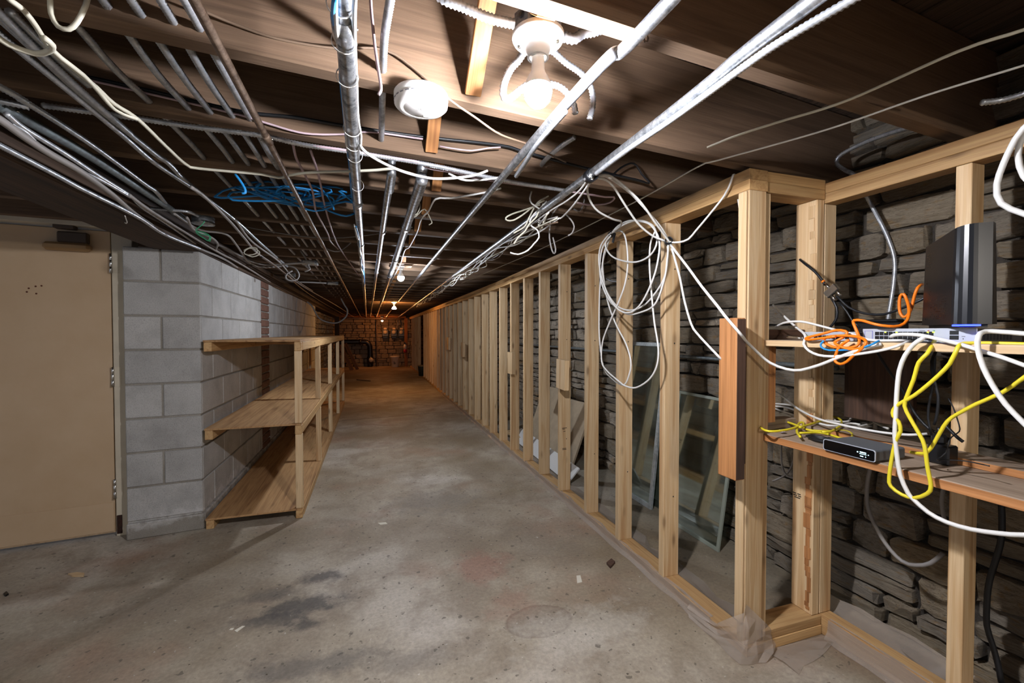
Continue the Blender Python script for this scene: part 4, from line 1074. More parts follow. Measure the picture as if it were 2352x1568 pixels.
tube('white_cable', [(1.185,1.966,1.713),(1.185,1.904,1.738),(1.185,1.808,1.739),(1.185,1.719,1.715),(1.185,1.641,1.680),(1.185,1.585,1.615),(1.185,1.578,1.546),(1.185,1.619,1.438),(1.185,1.715,1.329),(1.185,1.822,1.297),(1.185,1.941,1.343),(1.185,2.047,1.466),(1.185,2.094,1.577),(1.185,2.085,1.659),(1.185,2.031,1.699),(1.185,1.974,1.717)], 0.0042, WHITEC, step=0.015, label='wide loop crossing the top of the white cable hank on the studs', cat='cable', group='hank of white cable on the studs')
tube('white_cable', [(1.200,1.995,1.715),(1.200,2.093,1.649),(1.200,2.106,1.506),(1.200,2.009,1.370),(1.200,1.853,1.295),(1.200,1.730,1.296),(1.200,1.623,1.329),(1.200,1.561,1.432),(1.200,1.542,1.522),(1.200,1.537,1.584)], 0.0042, WHITEC, step=0.015, label='left outer loop of the white cable hank on the studs', cat='cable', group='hank of white cable on the studs')
tube('white_cable', [(1.215,2.011,1.722),(1.215,2.091,1.638),(1.215,2.108,1.497),(1.215,2.003,1.366),(1.215,1.868,1.313),(1.215,1.724,1.330),(1.215,1.598,1.418),(1.215,1.559,1.507),(1.215,1.565,1.583),(1.215,1.589,1.602)], 0.0042, WHITEC, step=0.015, label='right inner loop of the white cable hank on the studs', cat='cable', group='hank of white cable on the studs')
tube('white_cable', [(1.190,1.982,1.707),(1.190,2.039,1.673),(1.190,1.986,1.606),(1.190,1.878,1.560),(1.190,1.749,1.533),(1.190,1.646,1.548),(1.190,1.600,1.599),(1.190,1.632,1.675),(1.190,1.751,1.727),(1.190,1.880,1.733),(1.190,1.961,1.716)], 0.0042, WHITEC, step=0.015, label='small upper ring of the white cable hank on the studs', cat='cable', group='hank of white cable on the studs')
tube('white_cable', [(1.205,1.990,1.724),(1.205,1.912,1.715),(1.205,1.868,1.667),(1.205,1.848,1.552),(1.205,1.870,1.447),(1.205,1.932,1.354),(1.205,2.016,1.255),(1.205,2.088,1.150),(1.205,2.096,1.042),(1.205,2.036,0.994),(1.205,1.908,0.947),(1.205,1.865,0.935),(1.205,1.775,0.937),(1.205,1.674,0.985),(1.205,1.618,1.049),(1.205,1.606,1.131),(1.205,1.635,1.247),(1.205,1.655,1.365),(1.205,1.673,1.505),(1.205,1.667,1.602),(1.205,1.633,1.653)], 0.0042, WHITEC, step=0.015, label='longest right-hand loop of the white cable hank on the studs', cat='cable', group='hank of white cable on the studs')
tube('white_cable', [(1.225,2.045,1.719),(1.225,2.122,1.596),(1.225,2.154,1.454),(1.225,2.162,1.308),(1.225,2.156,1.161),(1.225,2.112,1.012),(1.225,2.025,0.957),(1.225,1.912,0.933),(1.225,1.861,0.991),(1.225,1.847,1.057),(1.225,1.890,1.143),(1.225,1.984,1.243),(1.225,2.060,1.351),(1.225,2.107,1.474),(1.225,2.122,1.596),(1.225,2.072,1.694)], 0.0042, WHITEC, step=0.015, label='longest left-hand loop of the white cable hank on the studs', cat='cable', group='hank of white cable on the studs')
strap('black strap at the left top of the white cable hank', [(1.200,1.990,1.717)][0], 0.013, Matrix.Rotation(R(60), 4, 'X') @ Matrix.Rotation(R(20), 4, 'Y'), 0.025)
strap('black strap at the right top of the white cable hank', [(1.200,1.535,1.587)][0], 0.013, Matrix.Rotation(R(70), 4, 'X') @ Matrix.Rotation(R(-30), 4, 'Y'), 0.025)
box('strap_tail', [(1.190,1.953,1.688)][0], (0.004, 0.018, 0.05), BLACKP, rot=Matrix.Rotation(R(25), 4, 'X'), label='loose black strap end hanging at the left of the hank', cat='strap')
tube('white_cable', [(1.200,1.529,1.582),(1.220,1.494,1.576),(1.240,1.463,1.584),(1.270,1.456,1.618),(1.285,1.400,1.669),(1.290,1.328,1.724),(1.290,1.297,1.764),(1.310,1.305,1.798),(1.360,1.338,1.811)], 0.0042, WHITEC, label='white cable rising from the hank over the top plate', cat='cable')
tube('white_cable', [(1.200,1.523,1.570),(1.180,1.391,1.453),(1.160,1.298,1.373),(1.150,1.204,1.289),(1.150,1.177,1.260),(1.170,1.129,1.197),(1.260,1.176,1.159),(1.340,1.162,1.094),(1.370,1.095,1.072),(1.370,1.022,1.091),(1.370,0.957,1.120),(1.370,0.897,1.147),(1.390,0.844,1.168)], 0.005, WHITEC, label='white cable swooping from the hank to the network switch', cat='cable')
tube('white_cable', [(1.200,1.515,1.554),(1.200,1.468,1.437),(1.200,1.433,1.322),(1.200,1.395,1.233),(1.200,1.366,1.200),(1.200,1.306,1.153),(1.200,1.252,1.113),(1.270,1.289,1.079)], 0.0045, WHITEC, label='white cable dropping from the hank behind the old post', cat='cable')
tube('white_cable', [(1.340,1.309,1.710),(1.340,1.298,1.654),(1.340,1.289,1.586)], 0.0042, WHITEC, label='short white cable behind the corner post', cat='cable')
# cables tied under the right-hand conduit further back
for k in range(6):
    q = random.Random(700 + k)
    n_ = 26
    pts = []
    for j in range(n_):
        y = 1.75 + j * 0.27
        pts.append((0.755 + 0.0145 * (y - 1.4) + q.uniform(-0.03, 0.04), y, 1.735 - 0.035 * abs(math.sin(j * 0.8 + k)) + q.uniform(-0.015, 0.012)))
    tube('bundled_cable', pts, 0.0035, (WHITEC, CREAMC, GREYC, CREAMC, WHITEC, BROWNC)[k], step=0.05, label='wavy %s cable of the bundle under the right-hand conduit' % ('upper white', 'upper cream', 'grey', 'lower cream', 'lower white', 'brown')[k], cat='cable', group='cables bundled under the right-hand conduit')
tube('loose_cable', [(0.787,1.850,1.807),(0.740,1.850,1.767),(0.723,1.850,1.730),(0.685,1.850,1.691),(0.668,1.850,1.662),(0.634,1.850,1.630),(0.614,1.850,1.600)], 0.0038, CREAMC, step=0.015, label='cream cable looping down near the right-hand conduit', cat='cable')
tube('loose_cable', [(0.785,1.880,1.815),(0.756,1.880,1.781),(0.726,1.880,1.754),(0.702,1.880,1.716),(0.713,1.880,1.692),(0.739,1.880,1.678),(0.748,1.880,1.645),(0.722,1.880,1.613),(0.692,1.880,1.581),(0.645,1.880,1.560),(0.607,1.880,1.566)], 0.0038, WHITEC, step=0.015, label='white cable curling below the right-hand conduit', cat='cable')
tube('loose_cable', [(0.786,1.910,1.828),(0.731,1.910,1.795),(0.687,1.910,1.758),(0.634,1.910,1.723),(0.602,1.910,1.719),(0.595,1.910,1.730),(0.623,1.910,1.749),(0.698,1.910,1.779),(0.764,1.910,1.806)], 0.0038, CREAMC, step=0.015, label='cream cable loop sticking out left of the conduit', cat='cable')
tube('loose_cable', [(0.792,1.940,1.821),(0.776,1.940,1.763),(0.769,1.940,1.721),(0.776,1.940,1.701),(0.790,1.940,1.712),(0.796,1.940,1.755),(0.789,1.940,1.806)], 0.0038, CREAMC, step=0.015, label='narrow cream loop hanging under the conduit', cat='cable')
tube('loose_cable', [(0.892,1.970,1.834),(0.857,1.970,1.788),(0.843,1.970,1.745),(0.839,1.970,1.670),(0.853,1.970,1.606),(0.865,1.970,1.592),(0.872,1.970,1.614),(0.857,1.970,1.671)], 0.0038, GREYC, step=0.015, label='thin grey loop hanging below the cables', cat='cable')
tube('loose_cable', [(0.871,1.850,1.754),(0.898,1.850,1.730),(0.914,1.850,1.701),(0.903,1.850,1.669),(0.883,1.850,1.656)], 0.0038, GREYC, step=0.015, label='thin grey wire tail right of the loops', cat='cable')
tube('loose_cable', [(0.711,1.880,1.853),(0.702,1.880,1.822),(0.713,1.880,1.797),(0.752,1.880,1.776)], 0.0038, WHITEC, step=0.015, label='white cable end sticking up by the loops', cat='cable')
tube('loose_cable', [(0.808,1.910,1.851),(0.753,1.910,1.815),(0.709,1.910,1.740),(0.687,1.910,1.697),(0.634,1.910,1.663)], 0.0038, CREAMC, step=0.015, label='second cream cable looping near the conduit', cat='cable')
tube('loose_cable', [(1.013,1.940,1.876),(1.009,1.940,1.837),(0.985,1.940,1.802),(0.956,1.940,1.810)], 0.0038, GREYC, step=0.015, label='short grey tail under the right-hand conduit', cat='cable')

# ============================================================ NETWORK EQUIPMENT
def leds(parent, pts, size, mat):
    for p in pts: box('indicator_light', p, size, mat, parent)
LGRN = plain('led_green', '#C8F02A', 0.4, emit='#C8F02A', es=2.0)
LRED = plain('led_red', '#B83A2A', 0.5)
LGR2 = plain('led_label_green', '#5FA05A', 0.5)
LBLU = plain('led_blue', '#2A3CFF', 0.3, emit='#2030FF', es=3.0)
swi = thing('network_switch', 'silver rack switch with cables in its front, on the upper shelf', 'network switch', (1.50, 0.80, 1.173))
SX = 1.43
bx('case', SX + 0.002, SX + 0.20, 0.66, 0.918, 1.176, 1.211, GREYCASE, swi, 0.002)
fp = bx('front_panel', SX, SX + 0.003, 0.658, 0.92, 1.174, 1.212, SILVER, swi, 0.001)
bx('label_frame', SX - 0.0006, SX, 0.892, 0.914, 1.180, 1.206, plain('blue_outline', '#4A55B8', 0.5), fp)
bx('label_face', SX - 0.0009, SX - 0.0005, 0.8932, 0.9128, 1.181, 1.205, SILVER, fp)
for k in range(12):
    y = 0.745 + 0.0118 * k
    for z_ in (1.180, 1.1925):
        bx('port', SX - 0.0008, SX, y, y + 0.0105, z_, z_ + 0.0105, BLACKP, fp)
for k in range(2):
    bx('fibre_port', SX - 0.0008, SX, 0.693, 0.711, 1.1825 + 0.0125 * k, 1.193 + 0.0125 * k, BLACKP, fp)
leds(fp, [(SX - 0.001, y, 1.2015) for y in (0.745, 0.757, 0.83, 0.858)], (0.001, 0.004, 0.0025), LGRN)
for y, m_ in ((0.756, LRED), (0.744, LGR2)):
    leds(fp, [(SX - 0.0006, y, 1.2065), (SX - 0.0006, y, 1.2045)], (0.0008, 0.004, 0.001), m_)
bx('print_marks', SX - 0.0005, SX, 0.764, 0.776, 1.206, 1.2066, INK, fp); bx('print_marks', SX - 0.0005, SX, 0.764, 0.776, 1.204, 1.2046, INK, fp)
bx('reset_dot', SX - 0.0005, SX, 0.683, 0.685, 1.1835, 1.1855, INK, fp); bx('print_marks', SX - 0.0005, SX, 0.68, 0.687, 1.190, 1.191, INK, fp)
for k in range(9):
    bx('side_vent', SX + 0.03 + 0.014 * k, SX + 0.039 + 0.014 * k, 0.6592, 0.6602, 1.182, 1.204, plain('vent_dark', '#2F2F31', 0.7), swi)
sw2 = thing('network_switch', 'second silver switch half hidden behind the coiled orange cable', 'network switch', (1.50, 1.03, 1.173))
bx('case', SX + 0.012, SX + 0.16, 0.945, 1.115, 1.175, 1.202, GREYCASE, sw2, 0.002)
f2 = bx('front_panel', SX + 0.009, SX + 0.012, 0.944, 1.116, 1.174, 1.203, SILVER, sw2, 0.001)
for k in range(8):
    bx('port', SX + 0.0082, SX + 0.009, 0.965 + 0.0145 * k, 0.977 + 0.0145 * k, 1.18, 1.191, BLACKP, f2)
leds(f2, [(SX + 0.0085, 1.10, 1.187), (SX + 0.0085, 1.06, 1.194)], (0.001, 0.004, 0.0025), LGRN)

# tall black router standing askew on the switch
C0, C1 = Vector((1.497, 0.804, 0)), Vector((1.372, 0.664, 0))
ax_ = (C1 - C0).normalized(); bx_ = Vector((-ax_.y, ax_.x, 0))
rt = thing('wifi_router', 'tall black tower router with a perforated side on the silver switch', 'router', (1.45, 0.72, 1.213))
Lr = (C1 - C0).length; Wr = 0.070
Mr = Matrix(((ax_.x, bx_.x, 0, C0.x), (ax_.y, bx_.y, 0, C0.y), (0, 0, 1, 0), (0, 0, 0, 1)))
def rout(grow):
    o_ = []
    g = grow
    o_ += [(-g, -g), (Lr - 0.035, -g)]
    for k in range(7):
        a = -90 + 90 * k / 6
        o_.append((Lr - 0.035 + (0.035 + g) * math.cos(R(a)), 0.032 + (0.032 + g) * math.sin(R(a))))
    o_ += [(Lr + g, Wr - 0.012), (Lr - 0.012 + g, Wr + g), (-g, Wr + g)]
    return o_
ot0, ot1 = rout(0.002), rout(-0.002)
n_ = len(ot0)
V = [(x_, y_, 1.221) for x_, y_ in ot0] + [(x_, y_, 1.442 + 0.024 * min(1, max(0, x_ / Lr))) for x_, y_ in ot1]
F = [tuple(range(n_-1, -1, -1)), tuple(range(n_, 2*n_))] + [(i, (i+1) % n_, n_+(i+1) % n_, n_+i) for i in range(n_)]
body = obj('body', mesh('body', V, F, plain('router_black', '#0E1014', 0.30)), rt, Mr)
prism('foot', [(0.012, 0.008), (Lr - 0.02, 0.008), (Lr - 0.02, Wr - 0.01), (0.012, Wr - 0.01)], 0.008, BLACKP, Mr @ Matrix.Translation((0, 0, 1.213)), rt)
prism('glow_ring', [(Lr - 0.032, -0.001), (Lr - 0.005, 0.012), (Lr - 0.002, 0.04), (Lr - 0.02, 0.04), (Lr - 0.035, 0.01)], 0.004, LBLU, Mr @ Matrix.Translation((0, 0, 1.2165)), rt)
hv, hf = [], []
q = random.Random(4)
for r_ in range(30):
    for c_ in range(20):
        u = 0.012 + c_ * 0.0058 + (0.0029 if r_ % 2 else 0); z_ = 1.238 + r_ * 0.0062
        dens = max((u / 0.125) ** 2.2, ((z_ - 1.24) / 0.19) ** 3, 0.12)
        if u < 0.128 and q.random() < dens:
            b = len(hv)
            for k in range(6):
                hv.append((u + 0.0018 * math.cos(k * math.pi / 3), -0.0021 + (z_ - 1.221) / 0.221 * 0.004, z_ + 0.0018 * math.sin(k * math.pi / 3)))
            hf.append(tuple(range(b, b + 6)))
hol = obj('perforation', mesh('perforation', hv, hf, plain('hole_black', '#020203', 0.2)), body, Mr)
hol['kind'] = 'stuff'

# gateway on the lower shelf
gw = thing('gateway_box', 'flat grey gateway box with a black glass front on the lower shelf', 'network box', (1.44, 0.93, 0.822))
Mg = Matrix.Translation((1.392, 1.0, 0.823)) @ Matrix.Rotation(R(-90), 4, 'Z')
def rrect(w, h, r_, n=4):
    o_ = []
    for cx_, cy_, a0 in ((w/2-r_, h/2-r_, 0), (-w/2+r_, h/2-r_, 90), (-w/2+r_, -h/2+r_, 180), (w/2-r_, -h/2+r_, 270)):
        for k in range(n+1):
            a = R(a0 + 90*k/n); o_.append((cx_ + r_*math.cos(a), cy_ + r_*math.sin(a)))
    return o_
Mf = Matrix.Translation((1.388, 0.927, 0.8415)) @ Matrix.Rotation(R(-90), 4, 'Z') @ Matrix.Rotation(R(90), 4, 'X')
prism('case', rrect(0.150, 0.033, 0.006), -0.125, plain('gateway_grey', '#6E7276', 0.45, 0.4), Mf, gw)
rim = prism('rim', rrect(0.152, 0.035, 0.007), 0.003, SILVER, Mf, gw)
gl = prism('glass_front', rrect(0.147, 0.031, 0.006), 0.0006, plain('black_glass', '#050507', 0.08), Mf @ Matrix.Translation((0, 0, 0.003)), gw)
SCR = plain('screen_print', '#BFE8F5', 0.4, emit='#A8E4F5', es=1.5)
def dash(x0_, x1_, y_, h_): prism('display_mark', [(x0_, y_), (x1_, y_), (x1_, y_ + h_), (x0_, y_ + h_)], 0.0003, SCR, Mf @ Matrix.Translation((0, 0, 0.0036)), gl)
for a, b in ((0.034, 0.039), (0.0398, 0.044), (0.0448, 0.048), (0.0488, 0.051)): dash(a, b, 0.002, 0.003)
for a, b in ((0.033, 0.0415), (0.0425, 0.045), (0.0458, 0.052)): dash(a, b, -0.0022, 0.0014)
dash(0.035, 0.0435, -0.0095, 0.0024); dash(0.049, 0.051, -0.0095, 0.0024); dash(0.026, 0.0295, 0.0005, 0.003); dash(0.056, 0.0585, -0.0015, 0.002)

# power adapter and its cords on the lower shelf
pa = thing('power_adapter', 'black plug-in power adapter standing on the lower shelf', 'power adapter', (1.56, 0.80, 0.822))
bx('body', 1.545, 1.59, 0.765, 0.815, 0.823, 0.878, BLACKP, pa, 0.004)
bx('plug', 1.555, 1.585, 0.785, 0.815, 0.878, 0.905, BLACKP, pa, 0.006)
tube('strain_relief', [(1.57, 0.80, 0.905), (1.57, 0.801, 0.925)], 0.006, BLACKP, pa, 8, 0.01)
tube('power_cable', [(1.570,0.812,0.930),(1.570,0.806,0.963),(1.570,0.804,1.015),(1.570,0.815,1.065),(1.570,0.821,1.115),(1.640,0.839,1.166),(1.670,0.848,1.192)], 0.004, BLACKC, label='black power cord from the adapter up behind the switch', cat='cable')
tube('power_cable', [(1.640,0.854,0.884),(1.640,0.864,0.936),(1.640,0.861,0.990),(1.640,0.853,1.045),(1.640,0.850,1.112),(1.640,0.848,1.152),(1.640,0.827,1.179)], 0.0035, BLACKC, label='second black power cord rising behind the lower shelf', cat='cable')
tube('power_cable', [(1.660,1.020,1.131),(1.660,0.986,1.074),(1.660,0.948,1.019),(1.660,0.923,0.966),(1.660,0.899,0.928),(1.660,0.870,0.899),(1.660,0.854,0.893)], 0.0045, BLACKC, label='black cord slanting from the upper shelf to the adapter', cat='cable')
tube('power_cable', [(1.600,0.803,0.930),(1.600,0.788,0.914),(1.600,0.773,0.899),(1.600,0.761,0.890)], 0.0045, BLACKC, label='short black cord lying behind the adapter', cat='cable')
tube('thin_black_wire', [(1.520,0.756,1.018),(1.520,0.745,0.995),(1.520,0.732,0.950),(1.520,0.731,0.932),(1.520,0.743,0.918),(1.520,0.752,0.903),(1.500,0.749,0.870),(1.480,0.758,0.851),(1.460,0.742,0.855),(1.460,0.729,0.860),(1.460,0.691,0.868),(1.460,0.666,0.869),(1.450,0.639,0.871)], 0.0016, BLACKC, label='thin black wire trailing over the lower shelf to the right', cat='wire')
# adapter at the back of the upper shelf
ub = thing('power_strip', 'black adapter block behind the switch on the upper shelf', 'power adapter', (1.62, 1.0, 1.173))
bx('body', 1.60, 1.645, 0.92, 1.06, 1.174, 1.235, BLACKP, ub, 0.004)
bx('cap', 1.605, 1.64, 0.93, 1.05, 1.235, 1.245, BLACKP, ub, 0.003)

# outlet box on the stone wall
ob = thing('outlet_box', 'small metal outlet box with a grey plug under the upper shelf', 'outlet', [(1.930,1.165,1.065)][0])
oc_ = Vector([(1.930,1.165,1.065)][0])
box('body', oc_ + Vector((0.02, 0, 0)), (0.05, 0.07, 0.11), STEEL, ob, None, 0.004)
box('cover_plate', oc_ + Vector((-0.007, 0, 0)), (0.003, 0.075, 0.115), NICKEL, ob, None, 0.001)
lathe('plug', [(0, 0.03), (0.02, 0.03), (0.024, 0.0)], GREYC, oc_ + Vector((-0.01, 0.015, 0.015)), ob, 16, rot=Matrix.Rotation(R(-90), 4, 'Y'))
tube('plug_cable', [(1.900,1.159,1.039),(1.900,1.163,1.001),(1.900,1.167,0.949),(1.900,1.169,0.879),(1.900,1.171,0.818)], 0.007, GREYC, None, label='grey cord hanging from the metal outlet box', cat='cable')

# coax splitter and leads
cs = thing('coax_splitter', 'small nickel coax splitter hanging in front of the double post', 'splitter', [(1.600,1.136,1.353)][0])
cc = Vector([(1.600,1.136,1.353)][0])
Rr = Matrix.Rotation(R(-40), 4, 'X')
box('body', cc, (0.016, 0.05, 0.028), NICKEL, cs, Rr, 0.002)
for dy, dz in ((-0.012, -0.024), (0.012, -0.024), (0.0, 0.024)):
    o_ = Rr @ Vector((0, dy, dz))
    d_ = Rr @ Vector((0, 0, 0.022 if dz > 0 else -0.022))
    tube('port', [cc + o_ - d_ * 0.6, cc + o_ + d_ * 0.6], 0.0055, NICKEL, cs, 8, 0.1)
tube('ring', [cc + Rr @ Vector((0, 0, 0.046)), cc + Rr @ Vector((0, 0, 0.052))], 0.0065, ORGC, cs, 8, 0.1)
tube('black_coax', [(1.640,1.291,1.494),(1.600,1.238,1.466),(1.600,1.199,1.431),(1.600,1.176,1.402),(1.600,1.159,1.376)], 0.0045, BLACKC, label='black coax lead coming down to the splitter', cat='cable')
tube('black_coax', [(1.600,1.136,1.327),(1.600,1.117,1.291),(1.600,1.116,1.257),(1.600,1.127,1.235),(1.600,1.141,1.219)], 0.0045, BLACKC, label='black coax lead dropping from the splitter to the shelf', cat='cable')
tube('black_coax', [(1.600,1.117,1.332),(1.600,1.075,1.289),(1.600,1.027,1.267),(1.600,0.966,1.261),(1.600,0.906,1.282),(1.600,0.866,1.301),(1.620,0.840,1.323)], 0.004, BLACKC, label='black coax lead from the splitter to the router', cat='cable')
tube('black_coax', [(1.600,1.108,1.309),(1.600,1.082,1.275),(1.600,1.064,1.244),(1.600,1.038,1.218)], 0.0035, BLACKC, label='thin black lead behind the orange cable', cat='cable')
ce = tube('coax_end', [(1.430,1.171,1.186),(1.430,1.148,1.183),(1.430,1.115,1.180)], 0.005, NICKEL, label='loose coax connector lying at the left of the upper shelf', cat='connector')

# network leads
tube('orange_cable', [(1.550,0.837,1.343),(1.520,0.831,1.332),(1.520,0.839,1.308),(1.520,0.845,1.276),(1.520,0.854,1.254),(1.520,0.865,1.247),(1.520,0.874,1.260),(1.520,0.877,1.284),(1.520,0.875,1.310),(1.520,0.866,1.316),(1.520,0.857,1.296),(1.480,0.829,1.265),(1.460,0.822,1.236),(1.440,0.829,1.220),(1.410,0.840,1.219),(1.400,0.867,1.225),(1.400,0.903,1.237),(1.400,0.925,1.238),(1.400,0.927,1.229),(1.400,0.917,1.205),(1.390,0.903,1.179),(1.380,0.903,1.161),(1.380,0.938,1.153),(1.380,0.978,1.157),(1.380,1.003,1.172),(1.390,0.999,1.186),(1.390,0.958,1.191),(1.390,0.914,1.189),(1.380,0.882,1.180),(1.370,0.873,1.167),(1.370,0.888,1.154),(1.370,0.919,1.151),(1.370,0.951,1.161),(1.380,0.968,1.171),(1.390,0.958,1.181),(1.400,0.946,1.195),(1.400,0.950,1.205),(1.400,0.979,1.208),(1.390,1.013,1.197),(1.385,1.050,1.187),(1.385,1.068,1.181),(1.380,1.052,1.177),(1.380,1.005,1.183),(1.380,0.965,1.189)], 0.0042, ORGC, step=0.012, label='orange network cable coiled in front of the switches and rising to the router', cat='cable')
tube('orange_cable', [(1.370,0.871,1.175),(1.370,0.877,1.161),(1.370,0.888,1.149),(1.370,0.906,1.132),(1.370,0.924,1.113),(1.370,0.943,1.104),(1.370,0.958,1.111),(1.370,0.959,1.127),(1.370,0.949,1.152),(1.370,0.938,1.165),(1.370,0.919,1.179)], 0.0042, ORGC, step=0.012, label='orange cable loop hanging below the front of the upper shelf', cat='cable')
tube('blue_cable', [(1.370,0.995,1.175),(1.370,1.004,1.164),(1.370,1.001,1.153),(1.370,0.977,1.145),(1.370,0.919,1.149),(1.370,0.876,1.158),(1.370,0.849,1.171),(1.420,0.862,1.181)], 0.003, BLUEC, label='slim blue cable curving under the orange coil into the switch', cat='cable')
tube('white_cable', [(1.600,1.376,1.317),(1.550,1.286,1.267),(1.480,1.175,1.219),(1.420,1.101,1.198),(1.400,1.079,1.184),(1.380,1.070,1.162),(1.370,1.044,1.141),(1.370,1.011,1.128),(1.370,0.970,1.126),(1.370,0.918,1.132),(1.370,0.841,1.148),(1.380,0.800,1.163),(1.420,0.792,1.178)], 0.0042, WHITEC, label='white cable looping from behind the post into the switch', cat='cable')
tube('white_cable', [(1.500,1.277,1.224),(1.450,1.194,1.238),(1.450,1.135,1.240),(1.450,1.072,1.225),(1.450,1.014,1.209),(1.420,0.940,1.195),(1.400,0.884,1.179),(1.400,0.833,1.178),(1.420,0.797,1.179)], 0.004, WHITEC, label='white cable running along the front of both switches', cat='cable')
tube('white_cable', [(1.420,0.755,1.189),(1.370,0.738,1.184),(1.370,0.755,1.170),(1.370,0.774,1.140),(1.370,0.787,1.098),(1.370,0.792,1.038),(1.370,0.794,0.965),(1.370,0.795,0.917),(1.370,0.790,0.870),(1.370,0.781,0.813),(1.370,0.763,0.771),(1.370,0.750,0.757),(1.370,0.718,0.735),(1.370,0.680,0.725),(1.370,0.634,0.727),(1.370,0.584,0.739),(1.370,0.545,0.753),(1.370,0.490,0.781)], 0.0056, WHITEC, label='white cable hanging from the switch past both shelves to the right edge', cat='cable')
tube('white_cable', [(1.400,0.484,1.186),(1.400,0.565,1.198),(1.400,0.602,1.202),(1.390,0.626,1.203),(1.360,0.623,1.192),(1.360,0.624,1.163),(1.360,0.614,1.121),(1.360,0.597,1.079),(1.360,0.575,1.039),(1.360,0.545,1.001),(1.360,0.501,0.948)], 0.0056, WHITEC, label='white cable arching over the shelf edge at far right', cat='cable')
tube('white_cable', [(1.410,0.833,1.188),(1.400,0.817,1.194),(1.390,0.788,1.196),(1.380,0.749,1.194),(1.380,0.712,1.185),(1.380,0.670,1.173),(1.380,0.630,1.158),(1.380,0.592,1.144),(1.380,0.556,1.128),(1.380,0.499,1.103)], 0.0050, WHITEC, label='white cable crossing the front of the switch to the right edge', cat='cable')
tube('yellow_cable', [(1.420,0.737,1.179),(1.370,0.726,1.146),(1.370,0.744,1.122),(1.370,0.755,1.075),(1.370,0.769,1.029),(1.370,0.774,1.002),(1.370,0.761,0.972),(1.370,0.739,0.932),(1.370,0.728,0.905),(1.370,0.721,0.851),(1.370,0.713,0.805),(1.370,0.720,0.783),(1.370,0.748,0.761),(1.370,0.776,0.760),(1.370,0.803,0.774),(1.370,0.807,0.797),(1.370,0.801,0.855),(1.370,0.792,0.906),(1.370,0.782,0.932),(1.370,0.787,0.958),(1.370,0.800,0.970),(1.370,0.800,0.987),(1.370,0.786,1.006),(1.370,0.751,1.035),(1.370,0.712,1.079),(1.370,0.680,1.123),(1.370,0.665,1.164),(1.390,0.663,1.174),(1.410,0.626,1.175),(1.410,0.569,1.174),(1.410,0.511,1.173)], 0.0048, YELC, step=0.015, label='yellow cable hanging in a long twisted loop over the lower shelf', cat='cable')
tube('yellow_cable', [(1.440,0.796,0.865),(1.420,0.757,0.873),(1.420,0.741,0.891),(1.420,0.723,0.935),(1.420,0.707,0.971),(1.420,0.686,0.994),(1.420,0.651,1.025),(1.420,0.606,1.059),(1.420,0.571,1.098),(1.420,0.527,1.151)], 0.0045, YELC, label='yellow cable slanting from the gateway box up to the right edge', cat='cable')
bx('cable_clip', 1.402, 1.425, 0.535, 0.56, 1.174, 1.182, BLACKP, None, 0.003, label='small black clip at the right end of the upper shelf', cat='clip')

# coiled yellow lead and white leads lying on the lower shelf
tube('yellow_cable', [(1.524,1.184,0.848),(1.561,1.280,0.848),(1.558,1.354,0.848),(1.463,1.312,0.848),(1.378,1.232,0.848),(1.351,1.173,0.848),(1.428,1.170,0.848),(1.538,1.203,0.848)], 0.0042, YELC, step=0.012, label='left bow of the coiled yellow cable on the lower shelf', cat='cable', group='coiled yellow cable')
tube('yellow_cable', [(1.499,1.173,0.852),(1.667,1.225,0.852),(1.817,1.277,0.852),(1.775,1.216,0.852),(1.663,1.143,0.852),(1.535,1.088,0.852),(1.501,1.092,0.852)], 0.0042, YELC, step=0.012, label='upper right bow of the coiled yellow cable on the lower shelf', cat='cable', group='coiled yellow cable')
tube('yellow_cable', [(1.463,1.145,0.840),(1.539,1.120,0.840),(1.524,1.037,0.840),(1.564,1.037,0.840),(1.632,1.082,0.840),(1.647,1.121,0.840),(1.567,1.140,0.840),(1.543,1.185,0.840),(1.647,1.274,0.840),(1.615,1.267,0.840),(1.479,1.168,0.840),(1.410,1.101,0.840)], 0.0042, YELC, step=0.012, label='lower right bow of the coiled yellow cable on the lower shelf', cat='cable', group='coiled yellow cable')
bx('network_plug', 1.452, 1.470, 1.205, 1.220, 0.828, 0.838, plain('clear_plug', '#CFC8E0', 0.2), None, 0.002, label='clear plug on the end of the coiled yellow cable', cat='plug')
q = random.Random(60); pts = []
for a in range(0, 40):
    k = a // 10
    pts.append((1.487 + (0.026 + 0.003 * k) * math.cos(a * 0.65) + q.uniform(-0.003, 0.003), 1.07 + (0.048 + 0.004 * k) * math.sin(a * 0.65), 0.8265 + 0.0022 * k))
tube('black_cable', pts, 0.0032, BLACKC, step=0.012, label='black cable coiled beneath the yellow one on the lower shelf', cat='cable')
tube('white_cable', [(1.750,1.504,0.938),(1.700,1.405,0.921),(1.620,1.272,0.895),(1.560,1.148,0.884),(1.540,1.057,0.883),(1.540,0.988,0.882),(1.560,0.924,0.881),(1.580,0.877,0.885),(1.600,0.844,0.894)], 0.0042, WHITEC, label='white cable lying across the lower shelf behind the yellow coil', cat='cable')
tube('white_cable', [(1.891,1.624,0.848),(1.932,1.597,0.848),(1.931,1.506,0.848),(1.863,1.334,0.848),(1.707,1.172,0.848),(1.714,1.130,0.848),(1.845,1.152,0.848),(1.965,1.221,0.848),(2.092,1.334,0.848),(2.185,1.461,0.848),(2.224,1.572,0.848),(2.108,1.553,0.848),(1.970,1.493,0.848)], 0.0042, WHITEC, label='outer white cable coil lying at the back of the lower shelf', cat='cable')
